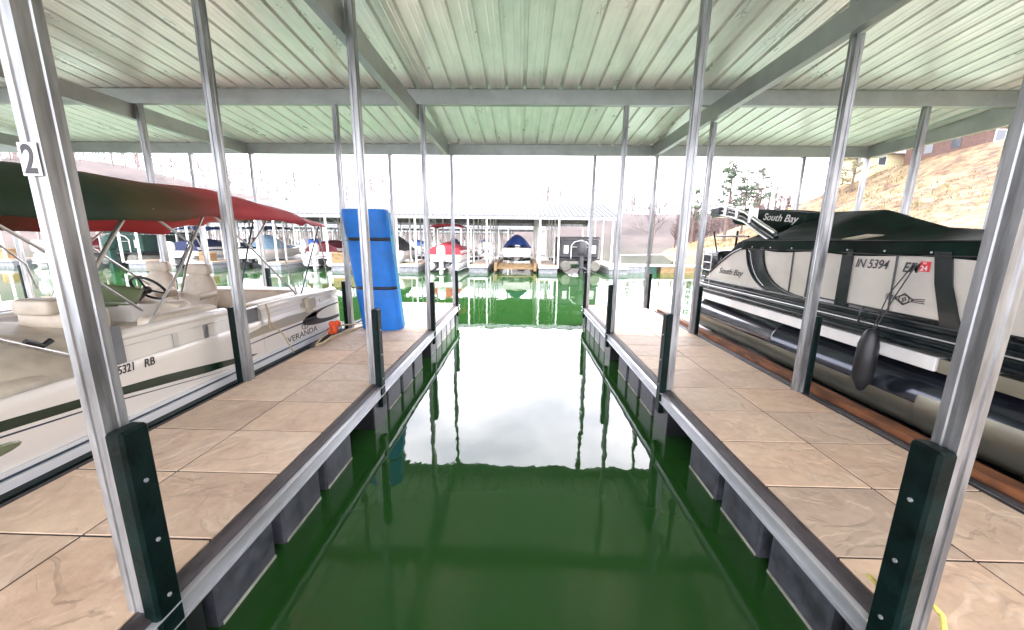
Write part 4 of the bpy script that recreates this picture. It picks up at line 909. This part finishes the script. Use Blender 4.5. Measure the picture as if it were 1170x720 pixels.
for i, (x, y, h) in enumerate([(32.5,62,10.5),(36,61,9.5),(40,64,9),(30,88,11)]):
    bare_tree(x, y, h, 20+i, ['slender bare tree between the two left hilltop pines','bare tree between the middle and right hilltop pines','bare tree right of all the hilltop pines','bare tree below the lone dark pine on the bank'][i], 'bare trees on the bank')
wd = MB(); rnd = random.Random(11); tips = []
for i in range(760):
    if i < 200: y = rnd.uniform(85, 190); x = shore(y)+rnd.uniform(2, 30) ; z = hz(x, y) if x > 14 and y < 500 else 3; h = rnd.uniform(5, 9)
    else: a = R(rnd.uniform(-75, 35)); q = rnd.uniform(230, 380); x, y = q*math.sin(a), q*math.cos(a); z = fz(x, y); h = rnd.uniform(8, 15)
    tk = 1 if i < 200 else 2.4; wd.tube([(x, y, z-1), (x, y, z+h)], [.14*tk, .03*tk], 3, False)
    for k in range(26):
        f = rnd.uniform(.25, .97); a = rnd.uniform(0, 2*PI); L_ = h*.35*(1.15-f); p = Vector((x, y, z+h*f)); d = Vector((math.cos(a), math.sin(a), rnd.uniform(.4, 1.3))).normalized()
        wd.tube([p, p+d*L_*.6, p+d*L_+Vector((0,0,.3))], [.07*tk, .045*tk, .01*tk], 3, False)
tag(wd.build('bare_woods', 'twig'), 'pinkish leafless woods along the far shore', kind='stuff')
# thin air haze
hm = bpy.data.materials.new('air_haze'); hm.use_nodes = True; t = hm.node_tree; t.nodes.remove(t.nodes['Principled BSDF']); pv = t.nodes.new('ShaderNodeVolumePrincipled'); pv.inputs['Color'].default_value = (.93,.95,1,1); pv.inputs['Density'].default_value = .0002
t.links.new(pv.outputs[0], t.nodes['Material Output'].inputs['Volume']); M['haze'] = hm
h_ = MB(); h_.box(-1502, 1502, -1502, 1502, -5, 60); tag(h_.build('haze', 'haze'), 'thin bright haze over the lake', kind='stuff')
# dry brush on the bank
br = MB()
for i in range(16000):
    y = rnd.uniform(6, 90); x = shore(y)+rnd.uniform(4, 40)**1.0; z = hz(x, y); s_ = rnd.uniform(.1, .42)
    if noise.noise(Vector((x*.12, y*.12, 3))) < -.05: continue
    for k in range(4):
        v = Vector((rnd.uniform(-1.1,1.1), rnd.uniform(-1.1,1.1), 1))*s_; w_ = Vector((rnd.uniform(-1,1), rnd.uniform(-1,1), 0))*.028; p = Vector((x+rnd.uniform(-.2,.2), y+rnd.uniform(-.2,.2), z-.05))
        br.add([p-w_, p+w_, p+v], [(0,1,2)])
tag(br.build('dry_brush', mat('dry_brush', (.10,.05,.02), .9, vcol=(.2,.18,.06), vscale=.5)), 'dry orange and yellow brush covering the bank', kind='stuff')
def house(x, y, w_, d_, h, wall, label, rot=0, z=None):
    z = (hz(x, y) if z is None else z)-.4; r = empty('house', (x, y, z), label, 'house', 'houses on the hill')
    m = MB(); m.box(x-w_/2, x+w_/2, y-d_/2, y+d_/2, z-2, z+h); m.build('wall', wall, r)
    m = MB(); m.prism([(y-d_/2-.4, z+h), (y, z+h+1.5), (y+d_/2+.4, z+h)], x-w_/2-.4, x+w_/2+.4, 0); m.build('roof', 'hroof', r)
    n = int(w_/2.2)
    for i in range(n):
        xx = x-w_/2+(i+.5)*w_/n; m = MB(); m.box(xx-.45, xx+.45, y-d_/2-.06, y-d_/2-.002, z+1.0, z+2.0); f = m.build('window', 'white_pl', r); m = MB(); m.box(xx-.38, xx+.38, y-d_/2-.08, y-d_/2-.062, z+1.07, z+1.93); m.build('pane', 'win', f)
    for i in range(2):
        m = MB(); m.box(x-w_/2-.03-.0, x-w_/2-.002, y-1.6+i*2.4, y-.8+i*2.4, z+1.0, z+2.0); m.build('window', 'win', r)
    return r
house(45, 39.5, 9, 7, 2.5, 'hwall', 'rust red house with brown roof at the top right of the hill')
house(41, 47, 6, 5, 2.2, 'hwall2', 'small pale yellow house with dark windows beside the olive tree')
